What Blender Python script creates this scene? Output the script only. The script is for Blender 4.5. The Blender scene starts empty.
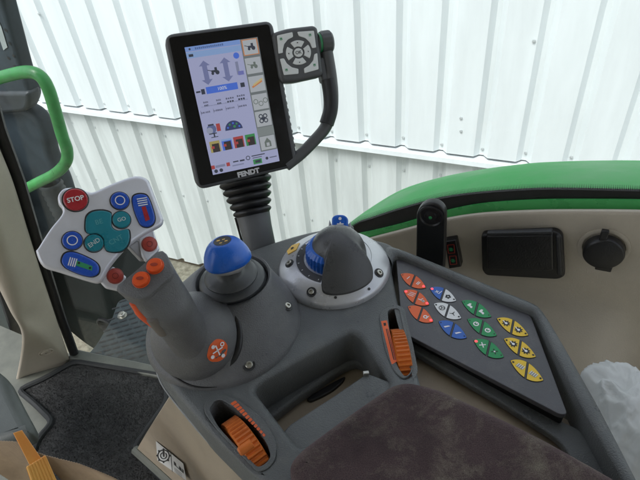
import bpy, bmesh, math, random
from mathutils import Vector as V, Matrix, noise
from mathutils.bvhtree import BVHTree
random.seed(7)
sc = bpy.context.scene
COL = sc.collection
# ------------------------------------------------------------------ camera
F = 518.0; PIT = math.radians(39.25); ROLL = math.radians(6.2); HC = 0.42
r0 = V((1,0,0)); u0 = V((0,math.sin(PIT),math.cos(PIT))); FW = V((0,math.cos(PIT),-math.sin(PIT)))
CR = math.cos(ROLL)*r0-math.sin(ROLL)*u0; CU = math.sin(ROLL)*r0+math.cos(ROLL)*u0
CP = V((0,0,HC))
cam = bpy.data.objects.new('camera', bpy.data.cameras.new('camera')); COL.objects.link(cam)
cam.matrix_world = Matrix(((CR.x,CU.x,-FW.x,CP.x),(CR.y,CU.y,-FW.y,CP.y),(CR.z,CU.z,-FW.z,CP.z),(0,0,0,1)))
cam.data.sensor_width = 36; cam.data.lens = F/640*36; cam.data.clip_start = .02; cam.data.clip_end = 200
sc.camera = cam
def ray(px,py): return FW+CR*((px-320)/F)-CU*((py-240)/F)
def at(px,py,z=0.0):
    d = ray(px,py); return CP+d*((z-HC)/d.z)
def onpl(px,py,p,n):
    d = ray(px,py); return CP+d*((p-CP).dot(n)/d.dot(n))
def dist(px,py,k): return CP+ray(px,py)*k
SN = V((1,2,0)).normalized(); ST = V((-2,1,0)).normalized(); UP = V((0,0,1))   # cab side: outward, forward
def side(px,py,D): return onpl(px,py,SN*D,SN)

# ------------------------------------------------------------------ materials
MATS = {}
def mat(name, col, rough=.5, metal=0, var=.12, vscale=18, bump=0, bscale=300, spec=.5, col2=None, emit=None, estr=1, sheen=0, coat=0, rvar=.12, lo=.35, hi=.65, detail=6, dust=0, dcol=(.30,.28,.24), stretch=None):
    if name in MATS: return MATS[name]
    m = bpy.data.materials.new(name); m.use_nodes = True; nt = m.node_tree; N = nt.nodes; L = nt.links
    b = N['Principled BSDF']; b.inputs['Roughness'].default_value = rough; b.inputs['Metallic'].default_value = metal
    b.inputs['Specular IOR Level'].default_value = spec; b.inputs['Base Color'].default_value = (*col,1)
    if sheen: b.inputs['Sheen Weight'].default_value = sheen; b.inputs['Sheen Roughness'].default_value = .5
    if coat: b.inputs['Coat Weight'].default_value = coat; b.inputs['Coat Roughness'].default_value = .1
    if emit: b.inputs['Emission Color'].default_value = (*emit,1); b.inputs['Emission Strength'].default_value = estr
    tc = N.new('ShaderNodeTexCoord')
    if var or col2:
        n = N.new('ShaderNodeTexNoise'); n.inputs['Scale'].default_value = vscale; n.inputs['Detail'].default_value = detail; n.inputs['Roughness'].default_value = .65
        if stretch:
            mp_ = N.new('ShaderNodeMapping'); mp_.inputs['Scale'].default_value = stretch; L.new(tc.outputs['Object'], mp_.inputs['Vector']); L.new(mp_.outputs['Vector'], n.inputs['Vector'])
        else: L.new(tc.outputs['Object'], n.inputs['Vector'])
        rp = N.new('ShaderNodeValToRGB'); c2 = col2 or tuple(min(1,c*(1+var)) for c in col); c1 = col if col2 else tuple(c*(1-var) for c in col)
        rp.color_ramp.elements[0].color = (*c1,1); rp.color_ramp.elements[1].color = (*c2,1)
        rp.color_ramp.elements[0].position = lo; rp.color_ramp.elements[1].position = hi
        L.new(n.outputs['Fac'], rp.inputs['Fac']); L.new(rp.outputs['Color'], b.inputs['Base Color'])
        if rvar:
            mr = N.new('ShaderNodeMapRange'); mr.inputs['From Min'].default_value = .3; mr.inputs['From Max'].default_value = .7
            mr.inputs['To Min'].default_value = max(0,rough-rvar); mr.inputs['To Max'].default_value = min(1,rough+rvar)
            L.new(n.outputs['Fac'], mr.inputs['Value']); L.new(mr.outputs['Result'], b.inputs['Roughness'])
    if dust and b.inputs['Base Color'].links:
        src = b.inputs['Base Color'].links[0].from_socket
        n3 = N.new('ShaderNodeTexNoise'); n3.inputs['Scale'].default_value = 34; n3.inputs['Detail'].default_value = 9; n3.inputs['Roughness'].default_value = .78
        L.new(tc.outputs['Object'], n3.inputs['Vector'])
        r3 = N.new('ShaderNodeMapRange'); r3.inputs['From Min'].default_value = .52; r3.inputs['From Max'].default_value = .78; r3.inputs['To Max'].default_value = dust
        L.new(n3.outputs['Fac'], r3.inputs['Value'])
        n4 = N.new('ShaderNodeTexVoronoi'); n4.inputs['Scale'].default_value = 170; L.new(tc.outputs['Object'], n4.inputs['Vector'])
        r4 = N.new('ShaderNodeMapRange'); r4.inputs['From Min'].default_value = .05; r4.inputs['From Max'].default_value = .13; r4.inputs['To Min'].default_value = dust*.9; r4.inputs['To Max'].default_value = 0
        L.new(n4.outputs['Distance'], r4.inputs['Value'])
        ad = N.new('ShaderNodeMath'); ad.operation = 'ADD'; ad.use_clamp = True; L.new(r3.outputs['Result'], ad.inputs[0]); L.new(r4.outputs['Result'], ad.inputs[1])
        mxd = N.new('ShaderNodeMix'); mxd.data_type = 'RGBA'; L.new(ad.outputs[0], mxd.inputs['Factor']); L.new(src, mxd.inputs['A']); mxd.inputs['B'].default_value = (*dcol,1)
        L.new(mxd.outputs['Result'], b.inputs['Base Color'])
    if bump:
        n2 = N.new('ShaderNodeTexNoise'); n2.inputs['Scale'].default_value = bscale; n2.inputs['Detail'].default_value = 3
        L.new(tc.outputs['Object'], n2.inputs['Vector'])
        bp = N.new('ShaderNodeBump'); bp.inputs['Strength'].default_value = bump; bp.inputs['Distance'].default_value = .001
        L.new(n2.outputs['Fac'], bp.inputs['Height']); L.new(bp.outputs['Normal'], b.inputs['Normal'])
    MATS[name] = m; return m
GREY = mat('console_plastic', (.112,.121,.124), .37, bump=.8, bscale=850, var=.18, vscale=14, dust=.22)
GREY2 = mat('joystick_plastic', (.118,.121,.126), .38, bump=.7, bscale=900, var=.16, vscale=20, dust=.16)
PANEL = mat('keypad_film', (.080,.080,.090), .40, bump=.2, bscale=1500, var=.08, dust=.20)
DARK = mat('dark_plastic', (.022,.023,.025), .45, bump=.3, bscale=900, var=.2)
BLACK = mat('black_plastic', (.009,.009,.010), .38, var=.2, rvar=.03, bump=.15, bscale=700)
RUBBER = mat('black_rubber', (.012,.012,.013), .42, var=.3, vscale=40, bump=.1)
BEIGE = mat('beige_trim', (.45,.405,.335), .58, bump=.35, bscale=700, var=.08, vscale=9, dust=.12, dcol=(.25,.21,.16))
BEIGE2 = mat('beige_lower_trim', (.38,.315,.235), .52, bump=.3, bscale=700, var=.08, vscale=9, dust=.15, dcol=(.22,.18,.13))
SILVER = mat('silver_paint', (.56,.57,.60), .33, metal=.45, var=.05, vscale=30, bump=.05)
SILVERJ = mat('silver_plate', (.68,.69,.76), .36, metal=.35, var=.04, vscale=30)
STEEL = mat('zinc_screw', (.45,.44,.40), .35, metal=.9, var=.2, vscale=200)
BLUE = mat('blue_plastic', (.010,.12,.56), .30, var=.10, vscale=40, coat=.1)
BLUEK = mat('blue_key_plastic', (.015,.085,.50), .3, var=.08, vscale=40)
TEAL = mat('teal_key_plastic', (.008,.20,.26), .32, var=.08, vscale=40)
RED = mat('red_key_plastic', (.40,.02,.03), .33, var=.1, vscale=40)
REDD = mat('dull_red_plastic', (.42,.055,.04), .4, var=.12, vscale=60)
ORANGE = mat('orange_plastic', (.60,.15,.022), .45, var=.14, vscale=40, bump=.1)
ORANGEL = mat('orange_button_plastic', (.74,.09,.015), .4, var=.10, vscale=50)
KOR = mat('orange_print', (.78,.13,.03), .45, var=.05)
KBL = mat('blue_print', (.025,.12,.48), .45, var=.05)
KWH = mat('white_print', (.74,.75,.76), .45, var=.04)
KGR = mat('green_print', (.012,.27,.085), .45, var=.05)
KYE = mat('yellow_print', (.80,.53,.03), .45, var=.05)
INKW = mat('white_ink', (.78,.78,.80), .5, var=.03)
INKB = mat('black_ink', (.012,.012,.014), .5, var=.05)
INKG = mat('green_ink', (.03,.30,.12), .5, var=.05)
LED = mat('red_lamp', (.8,.05,.06), .3, var=0, emit=(1,.07,.09), estr=.7)
CREAM = mat('cream_print', (.80,.50,.10), .5, var=.05)
GREEN = mat('green_paint', (.07,.42,.12), .28, var=.10, vscale=12, coat=.4)
GREENF = mat('green_fender_paint', (.022,.34,.065), .45, spec=.25, var=.08, vscale=6)
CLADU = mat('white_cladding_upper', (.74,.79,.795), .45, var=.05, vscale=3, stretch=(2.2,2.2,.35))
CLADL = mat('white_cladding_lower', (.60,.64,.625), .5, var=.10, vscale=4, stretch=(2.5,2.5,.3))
CLADR = mat('cladding_screw', (.42,.45,.45), .5, var=.2)
PILLAR = mat('pillar_trim', (.40,.36,.295), .6, bump=.3, bscale=600, var=.06, vscale=10)
SILL = mat('sill_plastic', (.105,.112,.095), .55, var=.15, vscale=20, bump=.2)
PAD = None

# ------------------------------------------------------------------ building helpers
class MB:
    def __init__(s): s.v=[]; s.f=[]; s.m=[]; s.mats=[]
    def mi(s,m):
        if m not in s.mats: s.mats.append(m)
        return s.mats.index(m)
    def add(s, verts, faces, m):
        o=len(s.v); s.v += [V(p) for p in verts]; k=s.mi(m)
        for f in faces: s.f.append([o+i for i in f]); s.m.append(k)
    def loft(s, rings, m, cap0=False, cap1=False, closed=True):
        n=len(rings[0]); vs=[p for r in rings for p in r]; fs=[]
        for i in range(len(rings)-1):
            for j in range(n if closed else n-1):
                a=i*n+j; b=i*n+(j+1)%n; fs.append((a,b,b+n,a+n))
        if cap0: fs.append(tuple(range(n))[::-1])
        if cap1: fs.append(tuple((len(rings)-1)*n+j for j in range(n)))
        s.add(vs,fs,m)
    def lathe(s, base, axis, prof, m, n=48, cap0=False, cap1=False, shear=None, wob=None):
        # prof: (radius, height); shear(h) -> offset vector
        a=V(axis).normalized(); x=a.orthogonal().normalized(); y=a.cross(x); rings=[]
        for r,h in prof:
            c=V(base)+a*h+(shear(h) if shear else V((0,0,0)))
            rings.append([c+x*(r*(wob(2*math.pi*j/n,h) if wob else 1)*math.cos(2*math.pi*j/n))+y*(r*(wob(2*math.pi*j/n,h) if wob else 1)*math.sin(2*math.pi*j/n)) for j in range(n)])
        s.loft(rings,m,cap0,cap1)
    def circles(s, data, m, n=48, axis=(0,0,1), cap0=False, cap1=False):
        a=V(axis).normalized(); x=a.orthogonal().normalized(); y=a.cross(x)
        s.loft([[V(c)+x*(r*math.cos(2*math.pi*j/n))+y*(r*math.sin(2*math.pi*j/n)) for j in range(n)] for c,r in data],m,cap0,cap1)
    def tube(s, path, rad, m, n=16, flat=1, side=None, caps=True):
        path=[V(p) for p in path]; rings=[]
        prev=None
        for i,p in enumerate(path):
            t=(path[min(i+1,len(path)-1)]-path[max(i-1,0)]).normalized()
            if side is not None: x=(V(side)-t*V(side).dot(t)).normalized()
            elif prev is None: x=t.orthogonal().normalized()
            else: x=(prev-t*prev.dot(t)).normalized()
            prev=x; y=t.cross(x); r=rad[i] if isinstance(rad,(list,tuple)) else rad
            ra,rb = r if isinstance(r,(list,tuple)) else (r,r*flat)
            rings.append([p+x*(ra*math.cos(2*math.pi*j/n))+y*(rb*math.sin(2*math.pi*j/n)) for j in range(n)])
        s.loft(rings,m,caps,caps)
    def prism(s, outline, vec, m, vec0=None):
        top=[V(p)+(V(vec0) if vec0 else V((0,0,0))) for p in outline]; bot=[p+V(vec) for p in outline]
        n=len(top); fs=[tuple(range(n)),tuple(range(n,2*n))[::-1]]+[(j,(j+1)%n,n+(j+1)%n,n+j)[::-1] for j in range(n)]
        s.add(top+bot,fs,m)
    def box(s, c, x, y, z, m):
        c,x,y,z=V(c),V(x),V(y),V(z)
        p=[c+x*i+y*j+z*k for k in (-1,1) for j in (-1,1) for i in (-1,1)]
        s.add(p,[(0,2,3,1),(4,5,7,6),(0,1,5,4),(1,3,7,5),(3,2,6,7),(2,0,4,6)],m)
    def build(s, name, parent=None, smooth=True, angle=35, bevel=0, segs=2, sub=0, kind=None, fixn=True):
        me=bpy.data.meshes.new(name); b=base_of(parent) if parent else V((0,0,0))
        me.from_pydata([p-b for p in s.v],[],s.f)
        for m in s.mats: me.materials.append(m)
        for p,k in zip(me.polygons,s.m): p.material_index=k
        if fixn:
            bm=bmesh.new(); bm.from_mesh(me); bmesh.ops.recalc_face_normals(bm,faces=bm.faces[:]); bm.to_mesh(me); bm.free()
        o=bpy.data.objects.new(name,me); COL.objects.link(o)
        if parent: o.parent=parent
        if bevel:
            md=o.modifiers.new('bevel','BEVEL'); md.width=bevel; md.segments=segs; md.limit_method='ANGLE'; md.angle_limit=math.radians(40); md.harden_normals=False
        if sub:
            md=o.modifiers.new('sub','SUBSURF'); md.levels=sub; md.render_levels=sub
        if smooth:
            me.shade_smooth()
            if not sub: me.set_sharp_from_angle(angle=math.radians(angle))
        if kind: o['kind']=kind
        return o
def base_of(o):
    b=V((0,0,0))
    while o: b=b+V(o.location); o=o.parent
    return b
def thing(name,label,cat,loc,group=None):
    o=bpy.data.objects.new(name,None); COL.objects.link(o); o.location=loc; o.empty_display_size=.02
    o['label']=label; o['category']=cat
    if group: o['group']=group
    return o
def tag(o,label,cat,group=None):
    o['label']=label; o['category']=cat
    if group: o['group']=group
    return o
def rounded(P, r, k=6):
    """round polygon corners; r = number or list"""
    out=[]; n=len(P)
    for i in range(n):
        p=V(P[i]); a=V(P[i-1]); b=V(P[(i+1)%n]); rr=r[i] if isinstance(r,(list,tuple)) else r
        da=(a-p); db=(b-p); rr=min(rr,da.length*.48,db.length*.48)
        if rr<=1e-6: out.append(p); continue
        q0=p+da.normalized()*rr; q1=p+db.normalized()*rr
        for j in range(k+1):
            t=j/k; out.append(q0*(1-t)**2+p*(2*t*(1-t))+q1*t**2)
    return out
def spline(P,k=8,closed=False):
    P=[V(p) for p in P]; n=len(P); out=[]
    for i in range(n if closed else n-1):
        p0=P[i-1] if (i>0 or closed) else P[0]; p1=P[i]; p2=P[(i+1)%n]; p3=P[(i+2)%n] if (closed or i+2<n) else P[-1]
        for j in range(k):
            t=j/k; out.append(.5*((2*p1)+(p2-p0)*t+(2*p0-5*p1+4*p2-p3)*t*t+(3*p1-p0-3*p2+p3)*t**3))
    if not closed: out.append(P[-1])
    return out
def frame(o,n,x=None):
    n=V(n).normalized(); x=V(x) if x is not None else n.orthogonal(); x=(x-n*x.dot(n)).normalized(); y=n.cross(x)
    return Matrix(((x.x,y.x,n.x,o[0]),(x.y,y.y,n.y,o[1]),(x.z,y.z,n.z,o[2]),(0,0,0,1)))
def obj_from_mesh(me,name,m,parent,Mx,smooth=True,kind=None):
    b=base_of(parent) if parent else V((0,0,0))
    me.transform(Matrix.Translation(-b)@Mx); me.name=name
    me.materials.clear(); me.materials.append(m)
    for p in me.polygons: p.material_index=0
    o=bpy.data.objects.new(name,me); COL.objects.link(o)
    if parent: o.parent=parent
    return o
def eval_curve(cu):
    t=bpy.data.objects.new('tmp',cu); COL.objects.link(t); dg=bpy.context.evaluated_depsgraph_get(); dg.update()
    me=bpy.data.meshes.new_from_object(t.evaluated_get(dg)); bpy.data.objects.remove(t); bpy.data.curves.remove(cu); return me
def plate(name, loops, thick, bev, m, parent=None, o=(0,0,0), n=(0,0,1), x=(1,0,0), nb=3, kind=None):
    """solid slab with rounded edges and holes; loops are 3D points, top face in the plane through o with normal n"""
    Mx=frame(V(o),n,x); inv=Mx.inverted()
    cu=bpy.data.curves.new('tmp','CURVE'); cu.dimensions='2D'; cu.fill_mode='BOTH'
    for lp in loops:
        s=cu.splines.new('POLY'); s.points.add(len(lp)-1); s.use_cyclic_u=True
        for q,p in zip(s.points,lp):
            l=inv@V(p); q.co=(l.x,l.y,0,1)
    cu.extrude=max(0,thick/2-bev); cu.bevel_depth=bev; cu.bevel_resolution=nb; cu.offset=-bev
    me=eval_curve(cu); me.transform(Matrix.Translation((0,0,-thick/2)))
    bm=bmesh.new(); bm.from_mesh(me); bmesh.ops.remove_doubles(bm,verts=bm.verts[:],dist=1e-6); bmesh.ops.recalc_face_normals(bm,faces=bm.faces[:]); bm.to_mesh(me); bm.free()
    flat=[abs(p.normal.z)>.995 for p in me.polygons]
    me.shade_smooth(); me.set_sharp_from_angle(angle=math.radians(40))
    for p,fl in zip(me.polygons,flat): p.use_smooth=not fl
    ob=obj_from_mesh(me,name,m,parent,Mx)
    if kind: ob['kind']=kind
    return ob
TXT={}
def text_mesh(s, bold=0):
    if (s,bold) not in TXT:
        cu=bpy.data.curves.new('tmp','FONT'); cu.body=s; cu.size=1; cu.align_x='CENTER'; cu.align_y='CENTER'; cu.offset=bold; cu.resolution_u=4
        me=eval_curve(cu); TXT[(s,bold)]=([v.co.copy() for v in me.vertices],[tuple(p.vertices) for p in me.polygons]); bpy.data.meshes.remove(me)
    return TXT[(s,bold)]
class Flat:
    """printed marks lying on a surface plane (o, x, y, n)"""
    def __init__(s,o,n,x,step=.00012,lift=.0002):
        s.M=frame(V(o),n,x); s.inv=s.M.inverted(); s.mb=MB(); s.step=step; s.lift=lift; s.o=V(o); s.n=V(n).normalized()
    def w(s,x,y,l): return s.M@V((x,y,s.lift+l*s.step))
    def px(s,px,py):
        q=s.inv@onpl(px,py,s.o,s.n); return (q.x,q.y)
    def poly(s,P,m,l=0):
        s.mb.add([s.w(x,y,l) for x,y in P],[tuple(range(len(P)))],m)
    def pxpoly(s,P,m,l=0): s.poly([s.px(*p) for p in P],m,l)
    def rect(s,x0,y0,x1,y1,m,l=0): s.poly([(x0,y0),(x1,y0),(x1,y1),(x0,y1)],m,l)
    def disc(s,x,y,r,m,l=0,n=20,ry=None): s.poly([(x+r*math.cos(2*math.pi*i/n),y+(ry or r)*math.sin(2*math.pi*i/n)) for i in range(n)],m,l)
    def ring(s,x,y,r,r2,m,l=0,n=24,a0=0,a1=2*math.pi):
        vs=[];fs=[]
        for i in range(n+1):
            a=a0+(a1-a0)*i/n
            for q in (r,r2): vs.append(s.w(x+q*math.cos(a),y+q*math.sin(a),l))
        for i in range(n): fs.append((2*i,2*i+1,2*i+3,2*i+2))
        s.mb.add(vs,fs,m)
    def line(s,a,b,w,m,l=0):
        dx,dy=b[0]-a[0],b[1]-a[1]; d=math.hypot(dx,dy) or 1; ox,oy=-dy/d*w/2,dx/d*w/2
        s.poly([(a[0]+ox,a[1]+oy),(b[0]+ox,b[1]+oy),(b[0]-ox,b[1]-oy),(a[0]-ox,a[1]-oy)],m,l)
    def text(s,t,x,y,size,m,l=0,rot=0,bold=0,sx=1):
        vs,fs=text_mesh(t,bold); c,k=math.cos(rot),math.sin(rot)
        s.mb.add([s.w(x+size*(v.x*sx*c-v.y*k),y+size*(v.x*sx*k+v.y*c),l) for v in vs],fs,m)
    def build(s,name,parent): return s.mb.build(name,parent,smooth=False,fixn=False)
def bvh(o):
    dg=bpy.context.evaluated_depsgraph_get(); dg.update(); e=o.evaluated_get(dg); me=e.to_mesh(); mw=e.matrix_world.copy()
    b=base_of(o)
    t=BVHTree.FromPolygons([v.co+b for v in me.vertices],[tuple(p.vertices) for p in me.polygons]); e.to_mesh_clear(); return t
def hit(t,px,py):
    d=ray(px,py).normalized(); r=t.ray_cast(CP,d)
    if r[0] is None: return None,None
    n=r[1]; n=-n if n.dot(d)>0 else n
    return r[0],n
def lerp(a,b,t): return a+(b-a)*t
def screw(p,n,r,parent,well=True,name='screw'):
    """hex socket screw in a shallow dark seat"""
    p=V(p); mb=MB()
    if well: mb.lathe(p,n,[(r*1.7,.0001),(r*1.65,.0006),(r*1.25,.0004),(.0001,.0004)],DARK,24)
    mb.lathe(p,n,[(r,.0003),(r,.0016),(r*.82,.0022),(r*.5,.0022),(r*.48,.0008),(.0001,.0008)],STEEL,20)
    return mb.build(name,parent,angle=30)

# ================================================================== SETTING
SG = V((.894,-.447,0)); NG = V((.447,.894,0)); DW = 2.72       # direction and outward normal of the white building
GZ = -2.72
g=MB(); n=40
GRAVEL = mat('gravel_and_dry_grass', (.10,.09,.062), .9, var=0, vscale=26, col2=(.27,.26,.20), bump=.8, bscale=60, lo=.3, hi=.7)
g.add([(-60,-60,GZ),(60,-60,GZ),(60,60,GZ),(-60,60,GZ)],[(0,1,2,3)],GRAVEL)
g.build('ground',smooth=False,kind='structure')

# ---- white corrugated building
bld = thing('corrugated_building','white building clad in ribbed steel sheets with a flashing ledge halfway up, behind the cab','building',NG*DW+V((0,0,GZ)))
def cladding(name, mt, D, z0, z1, s0, s1, pitch, phase, dep, parent, flatw, slope):
    mb=MB(); prof=[]; k=math.floor((s0-phase)/pitch); s=phase+k*pitch
    while s<s1:
        w=pitch*flatw; q=pitch*slope
        prof += [(s,-dep),(s+w,-dep),(s+w+q,0),(s+pitch-q,0)]
        s+=pitch
    vs=[];fs=[]
    for q,d in prof:
        for z in (z0,z1): vs.append(SG*q+NG*(D+d)+V((0,0,z)))
    for i in range(len(prof)-1): fs.append((2*i,2*i+2,2*i+3,2*i+1))
    mb.add(vs,fs,mt)
    return mb.build(name,parent,smooth=False)
PIT_=.2315; PH=-3.2704+.03
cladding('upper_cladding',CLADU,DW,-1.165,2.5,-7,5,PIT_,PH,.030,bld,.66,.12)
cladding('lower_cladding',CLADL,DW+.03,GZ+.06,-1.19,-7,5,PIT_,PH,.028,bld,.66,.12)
mb=MB()
a0=SG*-7; a1=SG*5
for (d0,za,d1,zb) in ((-.045,-1.19,.04,-1.168),(-.047,-1.22,-.045,-1.19)):
    mb.add([a0+NG*(DW+d0)+V((0,0,za)),a1+NG*(DW+d0)+V((0,0,za)),a1+NG*(DW+d1)+V((0,0,zb)),a0+NG*(DW+d1)+V((0,0,zb))],[(0,1,2,3)],CLADU)
mb.build('flashing_ledge',bld,smooth=False)
pts=[]
for dd,zs in ((DW,(-1.12,)),(DW+.03,(-1.36,-1.9))):
    for k in range(-3,17):
        for zz in zs:
            pts.append(SG*(PH+k*PIT_+PIT_*.845)+NG*(dd-.002)+V((0,0,zz+random.uniform(-.01,.01))))
for px,py in ((534,41),(39,14),(461,118),(461,131)): pts.append(onpl(px,py,NG*(DW-.031),NG))
mb=MB(); mb.lathe((0,0,0),-NG,[(.0085,0),(.0078,.005),(.0001,.0065)],CLADR,8); proto=mb.build('fixing_screw')
proto.parent=bld; proto.location=pts[0]-base_of(bld)
for p in pts[1:]:
    c=proto.copy(); COL.objects.link(c); c.parent=bld; c.location=p-base_of(bld)
mb=MB(); mb.box(SG*-1+NG*(DW+.055)+V((0,0,GZ+.03)),SG*6,NG*.02,V((0,0,.03)),mat('plinth_dark',(.09,.07,.045),.8,var=.4)); mb.build('plinth',bld,smooth=False)
mb=MB(); mb.box(SG*-1+NG*(DW+.3)+V((0,0,0)),SG*6,NG*.2,V((0,0,2.4)),CLADL); mb.build('wall',bld,smooth=False)

# ---- cab floor
mb=MB(); FZ=-.66
FL=[at(-60,300,FZ),at(62,352,FZ),at(170,372,FZ),at(420,420,FZ),at(800,620,FZ),at(420,1200,FZ),at(-300,900,FZ)]
mb.prism(FL,(0,0,-.05),SILL); mb.build('floor',smooth=False,kind='structure')

# ---- carpet mat
CARPET=mat('charcoal_carpet',(.005,.0055,.006),.95,var=0,vscale=13,col2=(.040,.042,.042),bump=1.0,bscale=700,sheen=.25,lo=.3,hi=.75)
def carpet():
    P=[at(*p,FZ+.012) for p in [(19,391),(46,379),(75,362),(112,368),(166,377),(168,402),(152,424),(134,450),(150,466),(175,490),(120,520),(30,520),(28,470),(38,440),(54,423),(36,405)]]
    root=thing('carpet_mat','charcoal fuzzy carpet mat with a raised bound edge lying on the cab floor','mat',P[3])
    P=rounded(P,.02,3)
    plate('carpet',[P],.014,.004,CARPET,root,o=(0,0,FZ+.013))
    m=MB(); m.tube([p+V((0,0,.004)) for p in P]+[P[0]+V((0,0,.004))],.0075,mat('mat_binding',(.013,.015,.016),.7,var=.2,bump=.4,bscale=500),8); m.build('edge_binding',root)
    # pile tufts: short fibres spread over the mat
    m=MB(); rnd=random.Random(3); fm=mat('carpet_fibre',(.006,.0065,.007),.95,var=.0,col2=(.050,.053,.052),vscale=11,lo=.35,hi=.7)
    xs=[p.x for p in P]; ys=[p.y for p in P]
    def inside(x,y):
        c=False
        for i in range(len(P)):
            a,b=P[i-1],P[i]
            if (a.y>y)!=(b.y>y) and x<(b.x-a.x)*(y-a.y)/(b.y-a.y)+a.x: c=not c
        return c
    k=0
    while k<30000:
        x=rnd.uniform(min(xs),max(xs)); y=rnd.uniform(max(min(ys),.45),max(ys))
        if not inside(x,y): k+=.2; continue
        k+=1; an=rnd.uniform(0,6.28); h=rnd.uniform(.003,.007); w=.0006; p=V((x,y,FZ+.012)); d=V((math.cos(an),math.sin(an),0)); t=p+V((rnd.uniform(-.004,.004),rnd.uniform(-.004,.004),h))
        m.add([p-d*w,p+d*w,t],[(0,1,2)],fm)
    o=m.build('pile',root,smooth=False,fixn=False); o['kind']='stuff'
carpet()

# ---- side window, sill, seals
def sidepath(pts,D): return [side(x,y,D) for x,y in pts]
arc=[(326,280),(340,258),(356,242),(371,237),(402,229),(440,219),(480,212.5),(534,209.5),(580,209),(640,209.5),(700,212),(760,216),(900,230),(1060,252)]     # top of beige trim
wroot=thing('side_window','large clear cab side window with black dotted rubber edge curving over the green wheel arch','window',side(372,236,.6))
GD=.60
GL=bpy.data.materials.new('clear_glass'); GL.use_nodes=True
nt=GL.node_tree; nt.nodes.clear(); out=nt.nodes.new('ShaderNodeOutputMaterial'); mx=nt.nodes.new('ShaderNodeMixShader'); tr=nt.nodes.new('ShaderNodeBsdfTransparent'); gl=nt.nodes.new('ShaderNodeBsdfGlossy'); fr=nt.nodes.new('ShaderNodeMath'); fr.operation='MULTIPLY_ADD'; fr.inputs[1].default_value=.25; fr.inputs[2].default_value=.012; lw=nt.nodes.new('ShaderNodeLayerWeight'); pw=nt.nodes.new('ShaderNodeMath'); pw.operation='POWER'; pw.inputs[1].default_value=4
tr.inputs['Color'].default_value=(.955,.98,.985,1); gl.inputs['Roughness'].default_value=.02
nt.links.new(lw.outputs['Facing'],pw.inputs[0]); nt.links.new(pw.outputs[0],fr.inputs[0])
nt.links.new(fr.outputs[0],mx.inputs[0]); nt.links.new(tr.outputs[0],mx.inputs[1]); nt.links.new(gl.outputs[0],mx.inputs[2]); nt.links.new(mx.outputs[0],out.inputs[0])
lowc=[(90,352),(130,362),(170,371),(230,378),(290,330),(330,275)]
edge=[side(x,y,GD) for x,y in lowc+[(340,245),(356,230),(371,226),(402,218),(440,208),(480,200),(534,196),(580,196),(640,197),(700,199),(760,203),(900,217),(1040,237)]]
up=[side(800,-330,GD),side(-160,-330,GD),side(-30,20,GD)]
mb=MB(); lo_=[side(84,340,GD)]+edge; tops=[]
for i,p in enumerate(lo_):
    q=i/(len(lo_)-1); tops.append(side(-58,-110,GD).lerp(side(1200,-110,GD),q))
mb.loft([lo_,tops,[p+SN*.004 for p in tops],[p+SN*.004 for p in lo_],lo_],GL,closed=False); mb.build('glass',wroot,smooth=False)
def band(mb,lo,hi,D,th,m):
    """solid strip standing on the side plane between two traced edges"""
    A=[side(x,y,D) for x,y in spline([V((x,y,0)) for x,y in lo],6) for x,y in [(x,y)]] if False else [side(p.x,p.y,D) for p in spline([V((x,y,0)) for x,y in lo],6)]
    B=[side(p.x,p.y,D) for p in spline([V((x,y,0)) for x,y in hi],6)]
    mb.loft([A,B,[p+SN*th for p in B],[p+SN*th for p in A],A],m,closed=False)
mb=MB()
hi=[(326,254),(340,238),(356,224.5),(371,219),(402,209),(440,199),(480,193.5),(534,190),(580,190),(640,191.5),(700,194),(760,198),(900,212),(1040,232)]
lo=[(326,272),(340,250),(356,235),(371,231),(402,224),(440,213.5),(480,206),(534,201),(580,200),(640,200.5),(700,203),(760,208),(900,222),(1040,242)]
band(mb,lo,hi,.594,.005,RUBBER); mb.build('rubber_seal',wroot,angle=60)
mb=MB(); hp=spline([V((x,y,0)) for x,y in hi],40)
acc=0; last=None
for row,(dy,rr,off) in enumerate(((.1,.00085,0),(-.9,.00078,.5),(-1.9,.00068,0),(-2.9,.00058,.5),(-3.9,.00048,0),(-4.9,.00038,.5),(-5.8,.0003,0))):
    pts=[side(p.x,p.y+dy,GD-.003) for p in hp]; L=0; nxt=.0019*off
    for i in range(len(pts)-1):
        d=(pts[i+1]-pts[i]).length
        while nxt<=L+d:
            c=pts[i].lerp(pts[i+1],(nxt-L)/d); mb.lathe(c,-SN,[(rr,0),(rr,.0004),(.00005,.0005)],RUBBER,6); nxt+=.0019
        L+=d
mb.build('dotted_edge',wroot,smooth=False,fixn=False)
# pillar seal (slanted black rubber along the pillar)
mb=MB()
def strip(pts,D,w,th,m,mb):
    P=[onpl(x,y,SN*D,SN) for x,y in pts]; mb.tube(P,[(w,th)]*len(P),m,10,side=ST)
strip([(-30,20),(-2,125),(18.5,180),(33.5,230),(47.5,276),(60,315),(75,356)],.525,.014,.010,RUBBER,mb)
mb.build('pillar_seal',wroot)
# green painted strip under the seal
mb=MB()
glo=[(326,278),(340,256),(356,240),(371,236),(402,228.5),(440,219),(480,212.5),(534,209.5),(580,209),(640,209.5),(700,212),(760,216),(900,230),(1040,250)]
band(mb,glo,[(x,y-max(4.5,min(9,4.5+(x-400)*.045))) for x,y in glo],.5905,.003,GREEN)
tag(mb.build('window_frame_strip',angle=60),'narrow glossy green painted strip between the beige trim and the black window rubber','frame')
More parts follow.
